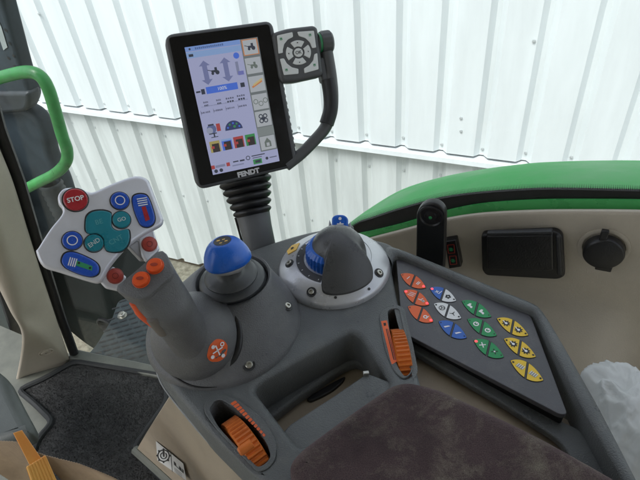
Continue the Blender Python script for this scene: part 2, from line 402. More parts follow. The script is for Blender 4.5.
# lower sill in front of the joystick
mb=MB()
S=[(70,355),(90,359.5),(130,367.5),(175,377.5),(240,392)]
A=[at(x,y,FZ+.022) for x,y in S]; B=[p+SN*.022 for p in A]
mb.loft([[p+V((0,0,-.03))-SN*.012 for p in A],[p-SN*.008 for p in A],A,B,[p+V((0,0,-.1)) for p in B]],SILL,closed=False)
tag(mb.build('door_sill',bevel=.003),'grey green plastic sill at the foot of the side window behind the carpet','sill')

# ---- beige side trim with pocket, switches, socket
troot=thing('side_trim_panel','beige moulded trim panel under the window holding the ashtray, socket and switch block','panel',side(520,330,.56))
rows=[]
cols=list(range(318,1050,12)); ax=spline([V((x,y,0)) for x,y in arc],10)
def ytop(x):
    for i in range(len(ax)-1):
        if ax[i].x<=x<=ax[i+1].x: return lerp(ax[i].y,ax[i+1].y,(x-ax[i].x)/(ax[i+1].x-ax[i].x))
    return ax[0].y+(ax[0].x-x)*1.4 if x<ax[0].x else ax[-1].y
def ycrease(x): return 268+(x-440)*.22 if x>440 else 268-(440-x)*.05
for x in cols:
    yt=ytop(x); yc=max(ycrease(x),yt+12); c=[]
    c.append(side(x,yt,.60)); c.append(side(x,yt+.2,.566)); c.append(side(x,yt+1.5,.5615))
    rec=.006*max(0,min(1,(x-605)/25)) 
    for t in (.1,.25,.4,.55,.7,.85): c.append(side(x,lerp(yt+1.5,yc,t),.56+.003*math.sin(t*3.1)))
    c.append(side(x,yc,.5575)); 
    for k,D in ((10,.548),(24,.536),(45,.520),(75,.500),(110,.482),(150,.47),(200,.455),(260,.44)):
        bulge=.05*math.exp(-((x-660)/38)**2)*min(1,k/45)
        c.append(side(x,yc+k,D+bulge))
    rows.append(c)
mb=MB(); mb.loft(rows,BEIGE,closed=False); mb.build('trim_shell',troot,sub=1)
def sideplate(name,pts,D,th,bev,m,parent,r=0): 
    P=[side(x,y,D) for x,y in pts]; P=rounded(P,r,5) if r else P
    return plate(name,[P],th,bev,m,parent,o=SN*D,n=-SN,x=-ST)
# ashtray / flap pocket
TD=.555
fr_=sideplate('ashtray_surround',[(481,235),(556,232),(563,237),(565,277),(558,280),(486,276),(482,271)],TD-.004,.012,.003,BLACK,troot,.006)
sideplate('ashtray_lid',[(486.5,236),(553,235),(554,271),(487,270)],TD-.009,.008,.0025,mat('ashtray_lid_plastic',(.012,.012,.013),.36,var=.15,vscale=60,bump=.4,bscale=500,rvar=0),fr_,.004)
sideplate('lid_hinge',[(556,236.5),(560,237),(562,276),(557,275)],TD-.0085,.006,.0015,DARK,fr_,.002)
sideplate('lid_lip',[(487,233.2),(552,231.6),(553,235),(486.5,236.2)],TD-.012,.008,.0015,DARK,fr_,.001)
# switch block
sw=sideplate('switch_block',[(444.5,242),(456,240.2),(461.5,267),(449,269)],TD-.004,.014,.0015,BLACK,troot,.002)
f=Flat(SN*(TD-.004),-SN,-ST,lift=.0003)
for cx,cy in ((451,249.3),(453,260.5)):
    for q in range(4):
        P=[(cx-3.4,cy-4.3),(cx+3,cy-4.8),(cx+3.8,cy+3.4),(cx-2.6,cy+4)]; a,b=f.px(*P[q]),f.px(*P[(q+1)%4]); f.line(a,b,.0009,REDD)
    c=f.px(cx,cy); f.ring(c[0],c[1],.0022,.0030,INKG,1,14); f.rect(c[0]-.001,c[1]-.0022,c[0]+.0012,c[1]+.003,INKG,2)
f.build('switch_symbols',sw)
# socket with cap
c=side(603.5,251,TD); mb=MB(); mb.lathe(c,-SN,[(.029,-.012),(.0285,-.0052),(.0255,-.0044),(.0235,-.005),(.0225,-.007)],BEIGE,40)
sk=mb.build('power_socket',troot)
mb=MB(); mb.lathe(c,-SN,[(.0225,-.003),(.0225,.006),(.021,.0085),(.014,.0098),(.0001,.0102)],BLACK,36)
tb=side(604,235.5,TD-.004); mb.box(tb,ST*.004,V((0,0,1))*.008,SN*.003,BLACK); tb=side(604,266,TD-.004); mb.box(tb,ST*.009,V((0,0,1))*.006,SN*.003,BLACK)
mb.build('socket_cap',sk,bevel=.001)

# ---- green rear fender outside
mb=MB()
outer=[(300,290),(330,243),(346,226),(371,207.5),(402,189.5),(440,177.5),(481,169.5),(527,163.5),(560,161.5),(600,160.5),(640,160.5),(720,163),(800,170),(920,190),(1040,220)]
inner=[(300,320),(330,270),(346,244),(371,232),(402,222),(440,211),(481,203),(527,199),(560,197),(600,196),(640,196),(720,200),(800,207),(920,222),(1040,250)]
oo=spline([V((x,y,0)) for x,y in outer],5); ii=spline([V((x,y,0)) for x,y in inner],5)
R=[]
for a,b in zip(oo,ii):
    p1=side(a.x,a.y,.86); p0=side(b.x,b.y,.625); q=[]
    q.append(p0+V((0,0,-.05)))
    for t in (0,.2,.4,.6,.8,.93,1): q.append(p0.lerp(p1,t)+V((0,0,.012*math.sin(t*math.pi))))
    q.append(p1+SN*.012+V((0,0,-.012))); q.append(p1+SN*.012+V((0,0,-.07))); q.append(p1+V((0,0,-.07))); R.append(q)
mb.loft(R,GREENF,closed=False)
tag(mb.build('rear_fender',angle=50),'wide green painted rear wheel fender seen through the side window beyond the trim','fender')

# ---- A pillar
proot=thing('cab_pillar','beige plastic clad cab pillar with one bolt, at the left edge beside the carpet','pillar',at(45,366,FZ))
PD=.53
def pil(px,py,D=PD): return side(px,py,D)
ridge=[(-85,20),(-50,125),(-28,180),(-10,225),(8,272),(22,312),(31,338),(24,378)]
right=[(-34,20),(-6,125),(15,180),(30,230),(44,275),(57,315),(70,355),(73,363)]
left=[(-130,20),(-95,125),(-70,180),(-45,225),(-14,275),(6,312),(19,339),(13,382)]
def mkp(T,D): return spline([side(x,y,D) for x,y in T],6)
Rr=mkp(right,.512); Gg=mkp(ridge,.43); Ll=mkp(left,.405)
mb=MB(); back=[p+(p-CP).normalized()*.06-SN*.02 for p in Rr]; bl=[p+(p-CP).normalized()*.06+SN*.02 for p in Ll]
mb.loft([back,Rr,[a.lerp(b,.06)-SN*.004 for a,b in zip(Rr,Gg)],[a.lerp(b,.8) for a,b in zip(Rr,Gg)],Gg,Ll,bl,back],PILLAR,closed=False)
mb.build('pillar_cover',proot,sub=1)
t=bvh(bpy.data.objects['pillar_cover']); p,nn=hit(t,46,352)
if p is None: p,nn=side(46,354,.53),-SN
mb=MB(); mb.lathe(p,nn,[(.017,.0),(.017,.0015),(.0155,.002),(.0145,.0006),(.012,.0006),(.010,.003),(.004,.0036),(.0035,.001),(.0001,.001)],PILLAR,28); mb.build('bolt_cap',proot)
mb=MB(); strip([(-96,20),(-70,110),(-34,200),(-1,272),(19,336),(12,380)],.57,.012,.02,RUBBER,mb); mb.build('screen_seal',proot)

P=[side(x,y,.85) for x,y in [(-90,120),(-20,160),(6,250),(20,320),(34,400),(-30,440),(-120,440)]]
tag(plate('bodywork_panel',[rounded(P,.03,4)],.05,.01,mat('dark_bodywork',(.026,.038,.040),.4,spec=.25,var=.3,vscale=6),None,o=SN*.85,n=-SN,x=-ST),'dark grey green bodywork panel seen through the gap left of the cab pillar','bodywork')
# ---- green handrail outside the window
HD=.80
def hp_(pts): return spline([side(x,y,HD) for x,y in pts],8)
rail=hp_([(-60,98),(-20,84),(10,75),(28,72),(40,76),(48,88),(55,110),(62,135),(67,150),(66,162),(56,173),(35,184),(10,197),(-30,216),(-70,235)])
mb=MB(); mb.tube(rail,.0145,mat('rail_green_paint',(.035,.25,.06),.36,var=.18,vscale=25,bump=.15,bscale=120,dust=.2),18)
tag(mb.build('grab_rail'),'green painted bent tube grab rail outside the window at the left','handrail')

# ---- exhaust stack / intake column outside
xroot=thing('exhaust_stack','dark grey exhaust column with perforated upper guard and ribbed sleeve beyond the green rail','exhaust',side(60,240,1.0))
XD=.98
XG=mat('exhaust_grey',(.030,.043,.053),.55,spec=.25,var=.25,vscale=8,bump=.3,bscale=60)
def xplate(name,pts,th,m,D=XD,bev=.012,r=.02):
    P=rounded([side(x,y,D) for x,y in pts],r,5); return plate(name,[P],th,bev,m,xroot,o=SN*D,n=-SN,x=-ST)
xplate('upper_guard',[(-70,-60),(-6,-60),(2,2),(12,38),(22,74),(31,98),(28,108),(-40,120)],.05,XG)
xplate('mid_bracket',[(-40,92),(28,92),(29,104),(26,112),(-40,118)],.05,mat('exhaust_bracket_grey',(.028,.036,.042),.5,var=.3),XD-.01)
xplate('column_body',[(-40,108),(22,108),(36,118),(46,140),(48,158),(60,180),(72,215),(20,260),(-40,260)],.06,XG,XD+.012,.02,.03)
f=Flat(SN*XD,-SN,-ST,lift=.002)
f.pxpoly([(-2,18),(2,27),(8,47),(4,50),(-3,30)],mat('pale_metal_slot',(.32,.36,.36),.5),1)
f.build('guard_slot',xroot)
for cx,cy in ((9,58),(14,55.5),(10,43),(15,66),(6,30),(4,48),(19,78),(12,70)):
    f=Flat(SN*XD,-SN,-ST,lift=.002); c=f.px(cx,cy); f.disc(c[0],c[1],.004,BLACK); f.build('guard_hole',xroot)
mb=MB(); ax0=side(50,182,XD-.02); ax1=side(80,245,XD-.02)
d=(ax1-ax0); L=d.length; prof=[]
k=0
while k<26: prof.append((.034+(.005 if k%2 else 0),L*k/25)); k+=1
mb.lathe(ax0,d,prof,mat('ribbed_hose_rubber',(.020,.026,.03),.5,var=.3),28); mb.build('ribbed_sleeve',xroot,angle=80)

# ---- dark mudguard, step plate outside low
mb=MB()
TY=mat('tyre_rubber',(.007,.010,.009),.7,spec=.12,var=.4,vscale=7,bump=.6,bscale=60)
c0=side(98,318,1.05); mb.lathe(c0-SN*.0,SN,[(.05,-.01),(.14,-.02),(.29,-.015),(.33,.01),(.335,.06),(.335,.25),(.28,.3)],TY,60,cap0=True)
wr=thing('front_mudguard','dark rubber front mudguard seen through the glass below the joystick head','mudguard',c0)
mb.build('guard_body',wr,angle=50)
mb=MB(); c1=side(106,327,.985); mb.lathe(c1,-SN,[(.05,-.01),(.05,.0),(.042,.004),(.035,-.012),(.0001,-.014)],BLACK,30); mb.build('hose_opening',wr)
SPZ=-.80
stroot=thing('step_plate','dark slotted rubber step plate with one silver nut outside below the side window','step',at(130,340,SPZ))
SPm=mat('step_rubber',(.036,.045,.049),.55,spec=.2,var=.15,vscale=20)
P=[at(*p,SPZ) for p in [(84,358),(96,345),(112,318),(118,300),(133,297),(150,314),(175,318),(215,340),(215,400),(160,400)]]
plate('tread_plate',[rounded(P,.02,4)],.03,.004,SPm,stroot,o=(0,0,SPZ))
f=Flat((0,0,SPZ),(0,0,1),at(140,320,SPZ)-at(110,330,SPZ),lift=.0016)
q0=f.px(84,360); 
e1=V((at(142,338,SPZ)-at(112,349,SPZ))).normalized()
for row in range(13):
    for k in range(9):
        x=110+k*9.2+(row%2)*4.2-row*2.2; y=305+row*5.6-k*2.6+(row%2)*-1.2
        if x<112-(row-1)*2.6 or x>168: continue
        a=f.px(x,y); b=f.px(x+7,y-2.1); f.line(a,b,.0060,INKB)
f.build('drain_slots',stroot)
p=at(122.5,316,SPZ); mb=MB(); mb.lathe(p,UP,[(.016,0),(.016,.003),(.011,.003),(.011,.011),(.006,.012),(.006,.016),(.0001,.016)],STEEL,6+12); mb.build('nut',stroot,angle=30)

# ================================================================== CONSOLE (armrest unit)
ZD=0.0
croot=thing('armrest_console','grey moulded armrest console carrying the joystick, dial, terminal post and coloured keys','console',at(300,340,-.1))
well=[at(*p) for p in [(253.5,389),(259,383),(300,358.5),(346,334),(353,332.5),(360,337),(392,384),(366,410),(300,450),(285,430)]]
WELL=rounded(well,[.008,.01,.02,.012,.01,.012,.01,.02,.02,.02],4)
pkA=[at(*p) for p in [(205,403),(211,396),(219,394),(235,398),(262,417),(277,442),(276,460),(268,470),(258,473),(214,427),(204,412)]]
pkAin=[at(*p) for p in [(209,409),(215,401),(222,400),(236,409),(252,422),(268,446),(271,457),(266,464),(258,468),(236,446),(218,427)]]
PKA=rounded(pkAin,.008,4)
pkBin=[at(*p) for p in [(387.5,312),(391,309.5),(399,309),(401,320),(407,345),(412,372),(405,378),(398,368),(391,345)]]
PKB=rounded(pkBin,.006,4)
deck=[at(*p) for p in [(155,349),(157,362),(166,381),(205,428),(252,474),(330,545),(470,470),(421,384),(411,350),(402,318),(396,292),(391,266),(393.5,257),(402,254),(392,243),(365,236),(335,226),(300,233),(268,243),(232,256),(200,275),(170,305)]]
DECK=rounded(deck,[.02,.02,.02,.01,.01,.01,.01,.004,.004,.004,.004,.008,.006,.004,.02,.02,.02,.02,.02,.03,.03,.03],4)
plate('deck',[DECK,WELL,PKA,PKB],.050,.006,GREY,croot,o=(0,0,0))
# well interior: inner bar and shelf
m=MB()
WB=[at(*p,-.043) for p in [(238,395),(350,315),(378,333),(410,392),(330,440),(262,440)]]
BD=[at(*p,-.046) for p in [(262,432),(268,421),(298,397.5),(330,375.5),(345,366),(356,362),(364,366),(369,374),(380,376),(372,330),(345,315),(230,385),(240,430)]]
plate('well_shelf',[rounded(BD,.006,4)],.014,.004,GREY,croot,o=(0,0,-.046))
SL=[at(*p,-.058) for p in [(306,399),(312,394),(334,381),(346,375),(343,381),(334,389),(322,396),(310,401)]]
plate('well_slot',[rounded(SL,.004,3)],.006,.001,BLACK,croot,o=(0,0,-.0585))
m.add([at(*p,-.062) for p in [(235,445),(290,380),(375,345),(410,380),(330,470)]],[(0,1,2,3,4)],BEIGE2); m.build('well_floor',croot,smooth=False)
FP=[at(*p,-.004) for p in [(289,424.5),(330,398),(366.3,373.2),(372,374.5),(397,384),(440,430),(300,520),(276,440)]]
plate('front_flap',[rounded(FP,[.004,0,.003,.003,.01,.01,.01,.01],4)],.014,.0025,GREY,croot,o=(0,0,-.004))
mb=MB(); mb.box(at(366,374,-.003),(.003,0,0),(0,.002,0),(0,0,.003),STEEL); mb.build('flap_pin',croot,bevel=.0008)
# outer left lip + lower beige housing
lipP=[(153,350),(156,365),(166,384),(205,431),(252,478),(300,522)]
A=[at(x-1,y+2,-.030) for x,y in lipP]
A=spline(A,6)
mb=MB(); inn=V((.68,.73,0)).normalized()
mb.loft([[p+V((0,0,.014))+inn*.004 for p in A],A,[p+V((0,0,-.010)) for p in A],[p+V((0,0,-.012))+inn*.006 for p in A],[p+V((0,0,-.012))+inn*.03 for p in A]],GREY,closed=False)
mb.build('lower_lip',croot)
mb=MB(); mb.tube([p+V((0,0,-.0115))-inn*.0006 for p in A],.0011,mat('pale_edge',(.30,.31,.31),.45,var=.2),8); mb.build('trim_edge',croot)  # pale line along the lower edge of the lip
T0=spline([at(x,y,-.045) for x,y in [(172,394),(206,435),(252,481),(320,545)]],6)
B0=spline([at(x,y,-.64) for x,y in [(137,449),(190,498),(240,560),(330,640)]],6)
mid=[a.lerp(b,.5)-inn*.004 for a,b in zip(T0,B0)]
lft=[T0[0]+V((.05,.12,0)),mid[0]+V((.05,.12,0)),B0[0]+V((.05,.12,0))]
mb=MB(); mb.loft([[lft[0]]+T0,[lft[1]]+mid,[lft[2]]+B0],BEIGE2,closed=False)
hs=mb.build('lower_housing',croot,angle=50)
mb=MB(); bb=[p+V((0,0,.003)) for p in B0]; mb.tube([p-inn*.004 for p in bb],.010,SILL,8); mb.build('housing_foot',croot)
t=bvh(hs)
# sticker
cs=[hit(t,*p) for p in [(157.5,441),(183.5,462.5),(187,479.5),(158,460)]]
if all(c[0] is not None for c in cs):
    o_,n_=cs[0]; f=Flat(o_,n_,cs[1][0]-cs[0][0],lift=.0012,step=.0004)
    stw=mat('white_sticker',(.70,.70,.68),.5,var=.04)
    f.pxpoly([(156.5,440.5),(184,463),(187,480),(158,460)],stw)
    
    def rpx(cx,cy,r1_,r2_,a0=0,a1=6.2832,n=24):
        for k in range(n):
            p,q=a0+(a1-a0)*k/n,a0+(a1-a0)*(k+1)/n; f.pxpoly([(cx+r1_*math.cos(p),cy+r1_*math.sin(p)),(cx+r2_*math.cos(p),cy+r2_*math.sin(p)),(cx+r2_*math.cos(q),cy+r2_*math.sin(q)),(cx+r1_*math.cos(q),cy+r1_*math.sin(q))],INKB,1)
    rpx(164.3,455,5.2,6.3); rpx(164.3,455,2.6,3.5,-1.0,4.4)
    for k in range(8): a=k*.785; f.pxpoly([(164.3+6.2*math.cos(a-.14),455+6.2*math.sin(a-.14)),(164.3+7.4*math.cos(a-.1),455+7.4*math.sin(a-.1)),(164.3+7.4*math.cos(a+.1),455+7.4*math.sin(a+.1)),(164.3+6.2*math.cos(a+.14),455+6.2*math.sin(a+.14))],INKB,1)
    f.pxpoly([(163.6,449.5),(165.0,450),(165.2,456),(163.9,456)],INKB,2)
    f.line(f.px(171.5,452.5),f.px(173,471.5),.0012,INKB,1)
    for k in range(9):
        a=f.px(175+k*1.05,461+k*.95+(2.5 if k in (2,3,4,7) else 0)); b=f.px(175.4+k*1.05,464.5+k*.95); f.line(a,b,.003,INKB,1)
    for k in (0,1,2): f.line(f.px(175,467.2+k*1.6),f.px(183,473.5+k*1.6),.0012,INKB,1)
    f.build('sticker',croot)
# mound around joystick and crossgate
mc=V((-.1142,.3871,0)); mt=V((-.0965,.4035,.052))
mb=MB(); D_=[]
for q,rr,z in ((0,.0845,-.002),(0.0,.0835,.003),(.02,.0815,.006),(.12,.0775,.0105),(.3,.070,.021),(.5,.0605,.032),(.7,.0515,.042),(.86,.0452,.0487),(.95,.0425,.0515),(1,.0405,.0525),(1.0,.0385,.0515),(1.0,.0375,.047),(1.0,.037,.036)):
    c=mc.lerp(V((mt.x,mt.y,0)),q); D_.append((V((c.x,c.y,z)),rr))
mb.circles(D_,GREY2,72); mound=mb.build('control_mound',croot,angle=50)
tm=bvh(mound)
for px,py in ((287.5,306),(249,365)):
    p,nn=hit(tm,px,py)
    if p: screw(p,(nn+UP).normalized(),.0036,croot)
# seam ring round the joystick base
jc=V((-.1363,.3543,0))
# --- keypad
KZ=-.003
kp=[at(*p,KZ) for p in [(396,258),(400,257),(524,311),(531,316),(567.5,414),(560,414.5),(404,333),(402,326)]]
KP=rounded(kp,[.008,.004,.006,.012,.006,.004,.004,.004],5)
panel=plate('keypad_panel',[KP],.006,.0007,PANEL,croot,o=(0,0,KZ))
mb=MB(); sk_=[at(*p,KZ-.006) for p in [(397,266),(404,334),(561,416.5),(569,415)]]
mb.prism([sk_[0]+V((.01,-.002,0)),sk_[1]+V((.004,0,0)),sk_[2],sk_[3]+V((-.004,0,0))],(0,0,-.045),BLACK); mb.build('keypad_skirt',croot,bevel=.001)
# rail beside the pocket
rl=[at(*p,-.020) for p in [(402,334),(412,339),(500,385),(548,410),(562,421),(583,430),(612,482),(628,520),(585,520),(578,470),(566,449),(556,438),(500,402),(408,348)]]
plate('pocket_rail',[rounded(rl,[.002,.004,.01,.01,.01,.01,.01,.002,.002,.02,.02,.01,.01,.002],4)],.009,.0025,GREY,croot,o=(0,0,-.020))
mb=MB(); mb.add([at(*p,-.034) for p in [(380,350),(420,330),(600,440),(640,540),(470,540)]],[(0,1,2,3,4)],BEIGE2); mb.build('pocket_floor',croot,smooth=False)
# right rim: thick flaring wall
rin=[(392,262),(399,255.5),(440,272),(500,298.5),(527,309),(537,315.5),(551,345),(576,395),(595,430),(621,478),(635,512)]
rou=[(383,250),(392,246),(443,265.5),(508,292),(533,302.5),(543,311),(560,337),(588,385),(603,412),(636,476),(655,515)]
ri=spline([at(x,y,.004) for x,y in rin],6); ro=spline([at(x,y,.004) for x,y in rou],6)
mb=MB(); mb.loft([[p+V((0,0,-.13)) for p in ri],[p+V((0,0,-.003)) for p in ri],[a.lerp(b,.12) for a,b in zip(ri,ro)],[a.lerp(b,.5)+V((0,0,.0016)) for a,b in zip(ri,ro)],[a.lerp(b,.86) for a,b in zip(ri,ro)],[p+V((0,0,-.004)) for p in ro],[p+V((0,0,-.14)) for p in ro]],GREY,closed=False)
mb.build('outer_rim',croot,angle=50)
# keys
A1=(400.8,274.5);B1=(425.6,288)
up_=at(415.3,275.4,KZ)-at(413,281,KZ); dn_=at(410.8,286.4,KZ)-at(413,281,KZ); half=(up_-dn_)*.5
keys=[((400.8,274.5),(425.6,288),KOR,KOR,'I','II',0,1),((404,291),(429,305),KOR,KOR,'wv','wr',1,1),((408,307),(433,322),KOR,KOR,'','d',0,1),
 ((430,288.5),(456,301),KBL,KWH,'jx','fan',1,0),((434,304.3),(461,318.5),KWH,KWH,'wheel','tri',0,0),((438.7,322),(466.5,338),KBL,KBL,'bolt','bolt',0,0),
 ((462,301.5),(491,317),KGR,KGR,'tr','tr',0,0),((467.5,319.7),(496.5,335.8),KGR,KGR,'ring','ring',0,0),((473.7,340.6),(503.6,357.2),KGR,KGR,'x','x2',1,0),
 ((497,319),(528,335.5),KYE,KYE,'gear','gear',0,0),((504,339.4),(535.6,357),KYE,KYE,'gear','gear',0,0),((510.6,361.2),(543,380.5),KYE,KYE,'blk','blk',0,0)]
def glyph(f,g,x,y,s,m,mb2):
    if g in('I','II'): f.text(g,x,y,s*1.5,m,1,bold=.02)
    elif g=='fan':
        for k in range(5): a=k*1.257+.3; f.disc(x+s*.42*math.cos(a),y+s*.42*math.sin(a),s*.27,INKB,1,10)
    elif g=='wheel':
        f.ring(x,y,s*.55,s*.72,INKB,1,18)
        for k in range(3): a=k*2.094+.5; f.line((x,y),(x+s*.6*math.cos(a),y+s*.6*math.sin(a)),s*.17,INKB,2)
    elif g=='tri':
        for k in range(3): a=k*2.094+1.57; f.line((x,y),(x+s*.7*math.cos(a),y+s*.7*math.sin(a)),s*.17,INKB,1)
        f.disc(x,y,s*.2,INKB,2,10)
    elif g=='bolt': f.poly([(x-s*.5,y-s*.5),(x-s*.1,y-s*.6),(x+s*.6,y+s*.5),(x+s*.1,y+s*.3)],m,1)
    elif g=='ring': f.ring(x,y,s*.36,s*.62,m,1,18); f.rect(x-s*.12,y,x+s*.12,y+s*.4,m,2)
    elif g=='gear':
        for k in range(8): a=k*.785; f.line((x+s*.4*math.cos(a),y+s*.4*math.sin(a)),(x+s*.85*math.cos(a),y+s*.85*math.sin(a)),s*.26,INKB,1)
        f.ring(x,y,s*.3,s*.62,INKB,2,18); f.disc(x,y,s*.3,INKW,2,12); f.line((x-s*.9,y+s*.3),(x-s*.3,y),s*.2,INKW,3)
    elif g=='blk':
        f.poly([(x-s*.8,y-s*.45),(x+s*.7,y-s*.55),(x+s*.8,y+s*.3),(x-s*.6,y+s*.45)],mat('grey_ink',(.30,.30,.27),.5),1)
        for k in range(4): f.line((x-s*.6+k*s*.4,y-s*.4),(x-s*.5+k*s*.4,y+s*.55),s*.12,INKW,2)
    elif g=='tr': f.poly([(x-s*.7,y-s*.4),(x+s*.6,y-s*.5),(x+s*.5,y),(x,y),(x-s*.1,y+s*.6),(x-s*.5,y+s*.5)],m,1); f.disc(x+s*.4,y-s*.4,s*.26,m,2,10)
    elif g in('x','x2'):
        mm=INKB if g=='x2' else m
        for k in range(4): a=k*1.571+.785; f.line((x,y),(x+s*.7*math.cos(a),y+s*.7*math.sin(a)),s*.22,mm,1)
        f.disc(x,y,s*.2,m,2,8)
    elif g=='jx': f.text('x',x-s*.1,y,s*1.5,m,1,bold=.02); f.line((x+s*.5,y-s*.5),(x+s*.7,y+s*.7),s*.2,m,1)
    elif g=='wv':
        for k in (-.5,0,.5): f.line((x-s*.7,y+k*s),(x+s*.7,y+k*s+s*.3),s*.16,m,1)
    elif g=='wr': f.line((x-s*.8,y-s*.1),(x+s*.7,y),s*.22,m,1); f.disc(x+s*.5,y,s*.33,m,1,10); f.line((x-s*.2,y),(x,y+s*.7),s*.18,m,2)
    elif g=='d': f.ring(x,y,s*.25,s*.5,m,1,14); f.line((x+s*.45,y-s*.4),(x+s*.45,y+s*.7),s*.18,m,2)
for a,b,c1,c2,g1,g2,l1,l2 in keys:
    A=at(*a,KZ); B=at(*b,KZ); c=A.lerp(B,.5); ax=(B-A)*.5; gap=.075
    for sgn,mt_,g,led in ((-1,c1,g1,l1),(1,c2,g2,l2)):
        P=[]; K=9
        def wv(u): return .95*(1-u**2.0)**.9
        us=[gap+(1-gap)*math.sin(math.pi/2*k/K) for k in range(K+1)]
        hk=half*1.02
        for u in us: P.append(c+ax*(sgn*u)+hk*wv(u)-ax*(.16*0))
        for u in us[::-1][1:]: P.append(c+ax*(sgn*u)-hk*wv(u))
        kb=MB(); kb.prism([p+V((0,0,.0008)) for p in P],(0,0,-.0002),mt_)
        rim=[c+(p-c)*1.0 for p in P]
        f=Flat(c+V((0,0,.0008)),UP,ax,lift=.0001,step=.00006)
        s=.0042; gc=f.inv@(c+ax*(sgn*.40)); 
        if g: glyph(f,g,gc.x,gc.y,s*1.15,INKW,kb)
        tip=f.inv@(c+ax*(sgn*.84))
        if led: f.disc(tip.x,tip.y,.0016,LED,3,12); 
        elif mt_ in (KYE,KWH): f.disc(tip.x,tip.y,.0011,INKB,3,10)
        else: f.disc(tip.x,tip.y,.0008,DARK,3,10)
        # thin dark outline
        cen=sum(P,V((0,0,0)))/len(P); kb.prism([cen+(p-cen)*1.09+V((0,0,.00035)) for p in P],(0,0,-.0002),INKB)
        o0=len(kb.v); kb.v+=f.mb.v; 
        for ff,mi in zip(f.mb.f,f.mb.m): kb.f.append([o0+i for i in ff]); kb.m.append(kb.mi(f.mb.mats[mi]))
        kb.build('key',panel,smooth=False)

# thumbwheels
def thumbwheel(label, pA, pB, width, rad, prot, scale_fn, insert, name='thumbwheel'):
    A=V(pA); B=V(pB); c=A.lerp(B,.5); d=(B-A).normalized(); axis=d.cross(UP).normalized(); ctr=c+V((0,0,prot-rad))
    root=thing(name,label,'thumbwheel',V((c.x,c.y,prot)),'orange thumbwheels set into the console')
    mb=MB(); n=220; ring=lambda r,h:[ctr+axis*h+d*(r*math.cos(2*math.pi*j/n))+UP*(r*math.sin(2*math.pi*j/n)) for j in range(n)]
    def rr(j,r): return r*(1+.045*(1 if (j%4)<2 else -.1))
    def rk(r,h): return [ctr+axis*h+d*(rr(j,r)*math.cos(2*math.pi*j/n))+UP*(rr(j,r)*math.sin(2*math.pi*j/n)) for j in range(n)]
    w=width/2
    mb.loft([ring(rad*.6,-w),ring(rad*.92,-w),rk(rad*.965,-w*.85),rk(rad*.965,w*.85),ring(rad*.92,w),ring(rad*.6,w)],ORANGE,True,True)
    mb.build('knurled_wheel',root,angle=30)
    return root,ctr,d,axis
def insert(name,P,holes,parent): return plate(name,[P]+holes,.004,.001,GREY,parent,o=(0,0,.0015))
r1,c1,d1,a1=thumbwheel('orange knurled thumbwheel with a pointer tab, in the pocket above the white sticker',at(230,418.5),at(262,463),.0168,.044,.0055,None,None)
# tab
mb=MB(); ang=math.radians(66); p=c1-d1*(.044*math.cos(ang))*-0.55+UP*(.044*.90)
p=at(240.5,452,.004); ta=at(239,452.5,.0125); tb2=at(252,443,.0150); mb.tube([ta,ta.lerp(tb2,.12),tb2],[.003,.0042,.0042],ORANGE,14)
mb.build('pointer_tab',r1)
r2,c2,d2,a2=thumbwheel('plain orange knurled thumbwheel beside the keypad and brown pad, with wide ridges',at(396.5,327),at(407,373),.0145,.042,.008,None,None)
insA=plate('pocket_insert',[rounded(pkA,.012,5),[p+V((0,0,0)) for p in PKA]],.003,.0008,GREY,croot,o=(0,0,.0012))
sB=rounded([at(*p) for p in [(379,318),(381,311),(390,306.5),(400,306),(404,318),(413,372),(404,381),(393,371),(384,348)]],.010,4)
plate('pocket_insert',[sB,PKB],.003,.0008,GREY,croot,o=(0,0,.0012))
# pocket bottoms
mb=MB(); mb.prism([p+V((0,0,-.04)) for p in rounded([c+(c-V((0,0,0)))*0 for c in pkA],.01,3)],(0,0,-.002),DARK); mb.build('pocket_bottom',croot,smooth=False)
mb=MB(); mb.prism([p+V((0,0,-.04)) for p in sB],(0,0,-.002),DARK); mb.build('pocket_bottom',croot,smooth=False)
# printed orange scales
f=Flat((0,0,.0012),UP,at(260,430)-at(235,403),lift=.0002)
def sc_(P,m): f.pxpoly(P,m)
n_=12
for k in range(n_):
    t0=k/n_; x=lerp(230.5,265,t0); y=lerp(402,436.5,t0**1.05); w=lerp(6.5,1.6,t0)
    sc_([(x,y+1.5),(x+w*.75,y-w*.22),(x+w*.75+2.0,y-w*.22+2.1),(x+2.0,y+3.6)],KOR)
f.build('graduated_scale',insA)
f=Flat((0,0,.0012),UP,at(397,365)-at(382,322),lift=.0002)
sc_([(381,321.2),(386.8,320.4),(397,361.5),(392,364.5),(390.5,361)],KOR)
f.pxpoly([(383.3,323.2),(385.8,322.8),(386.2,325.6),(384,326.2)],INKB,1); f.line(f.px(386.2,329),f.px(394,360),.0009,INKB,1); f.line(f.px(387.6,329),f.px(395.6,360),.0006,INKB,1)
f.build('graduated_scale',croot)

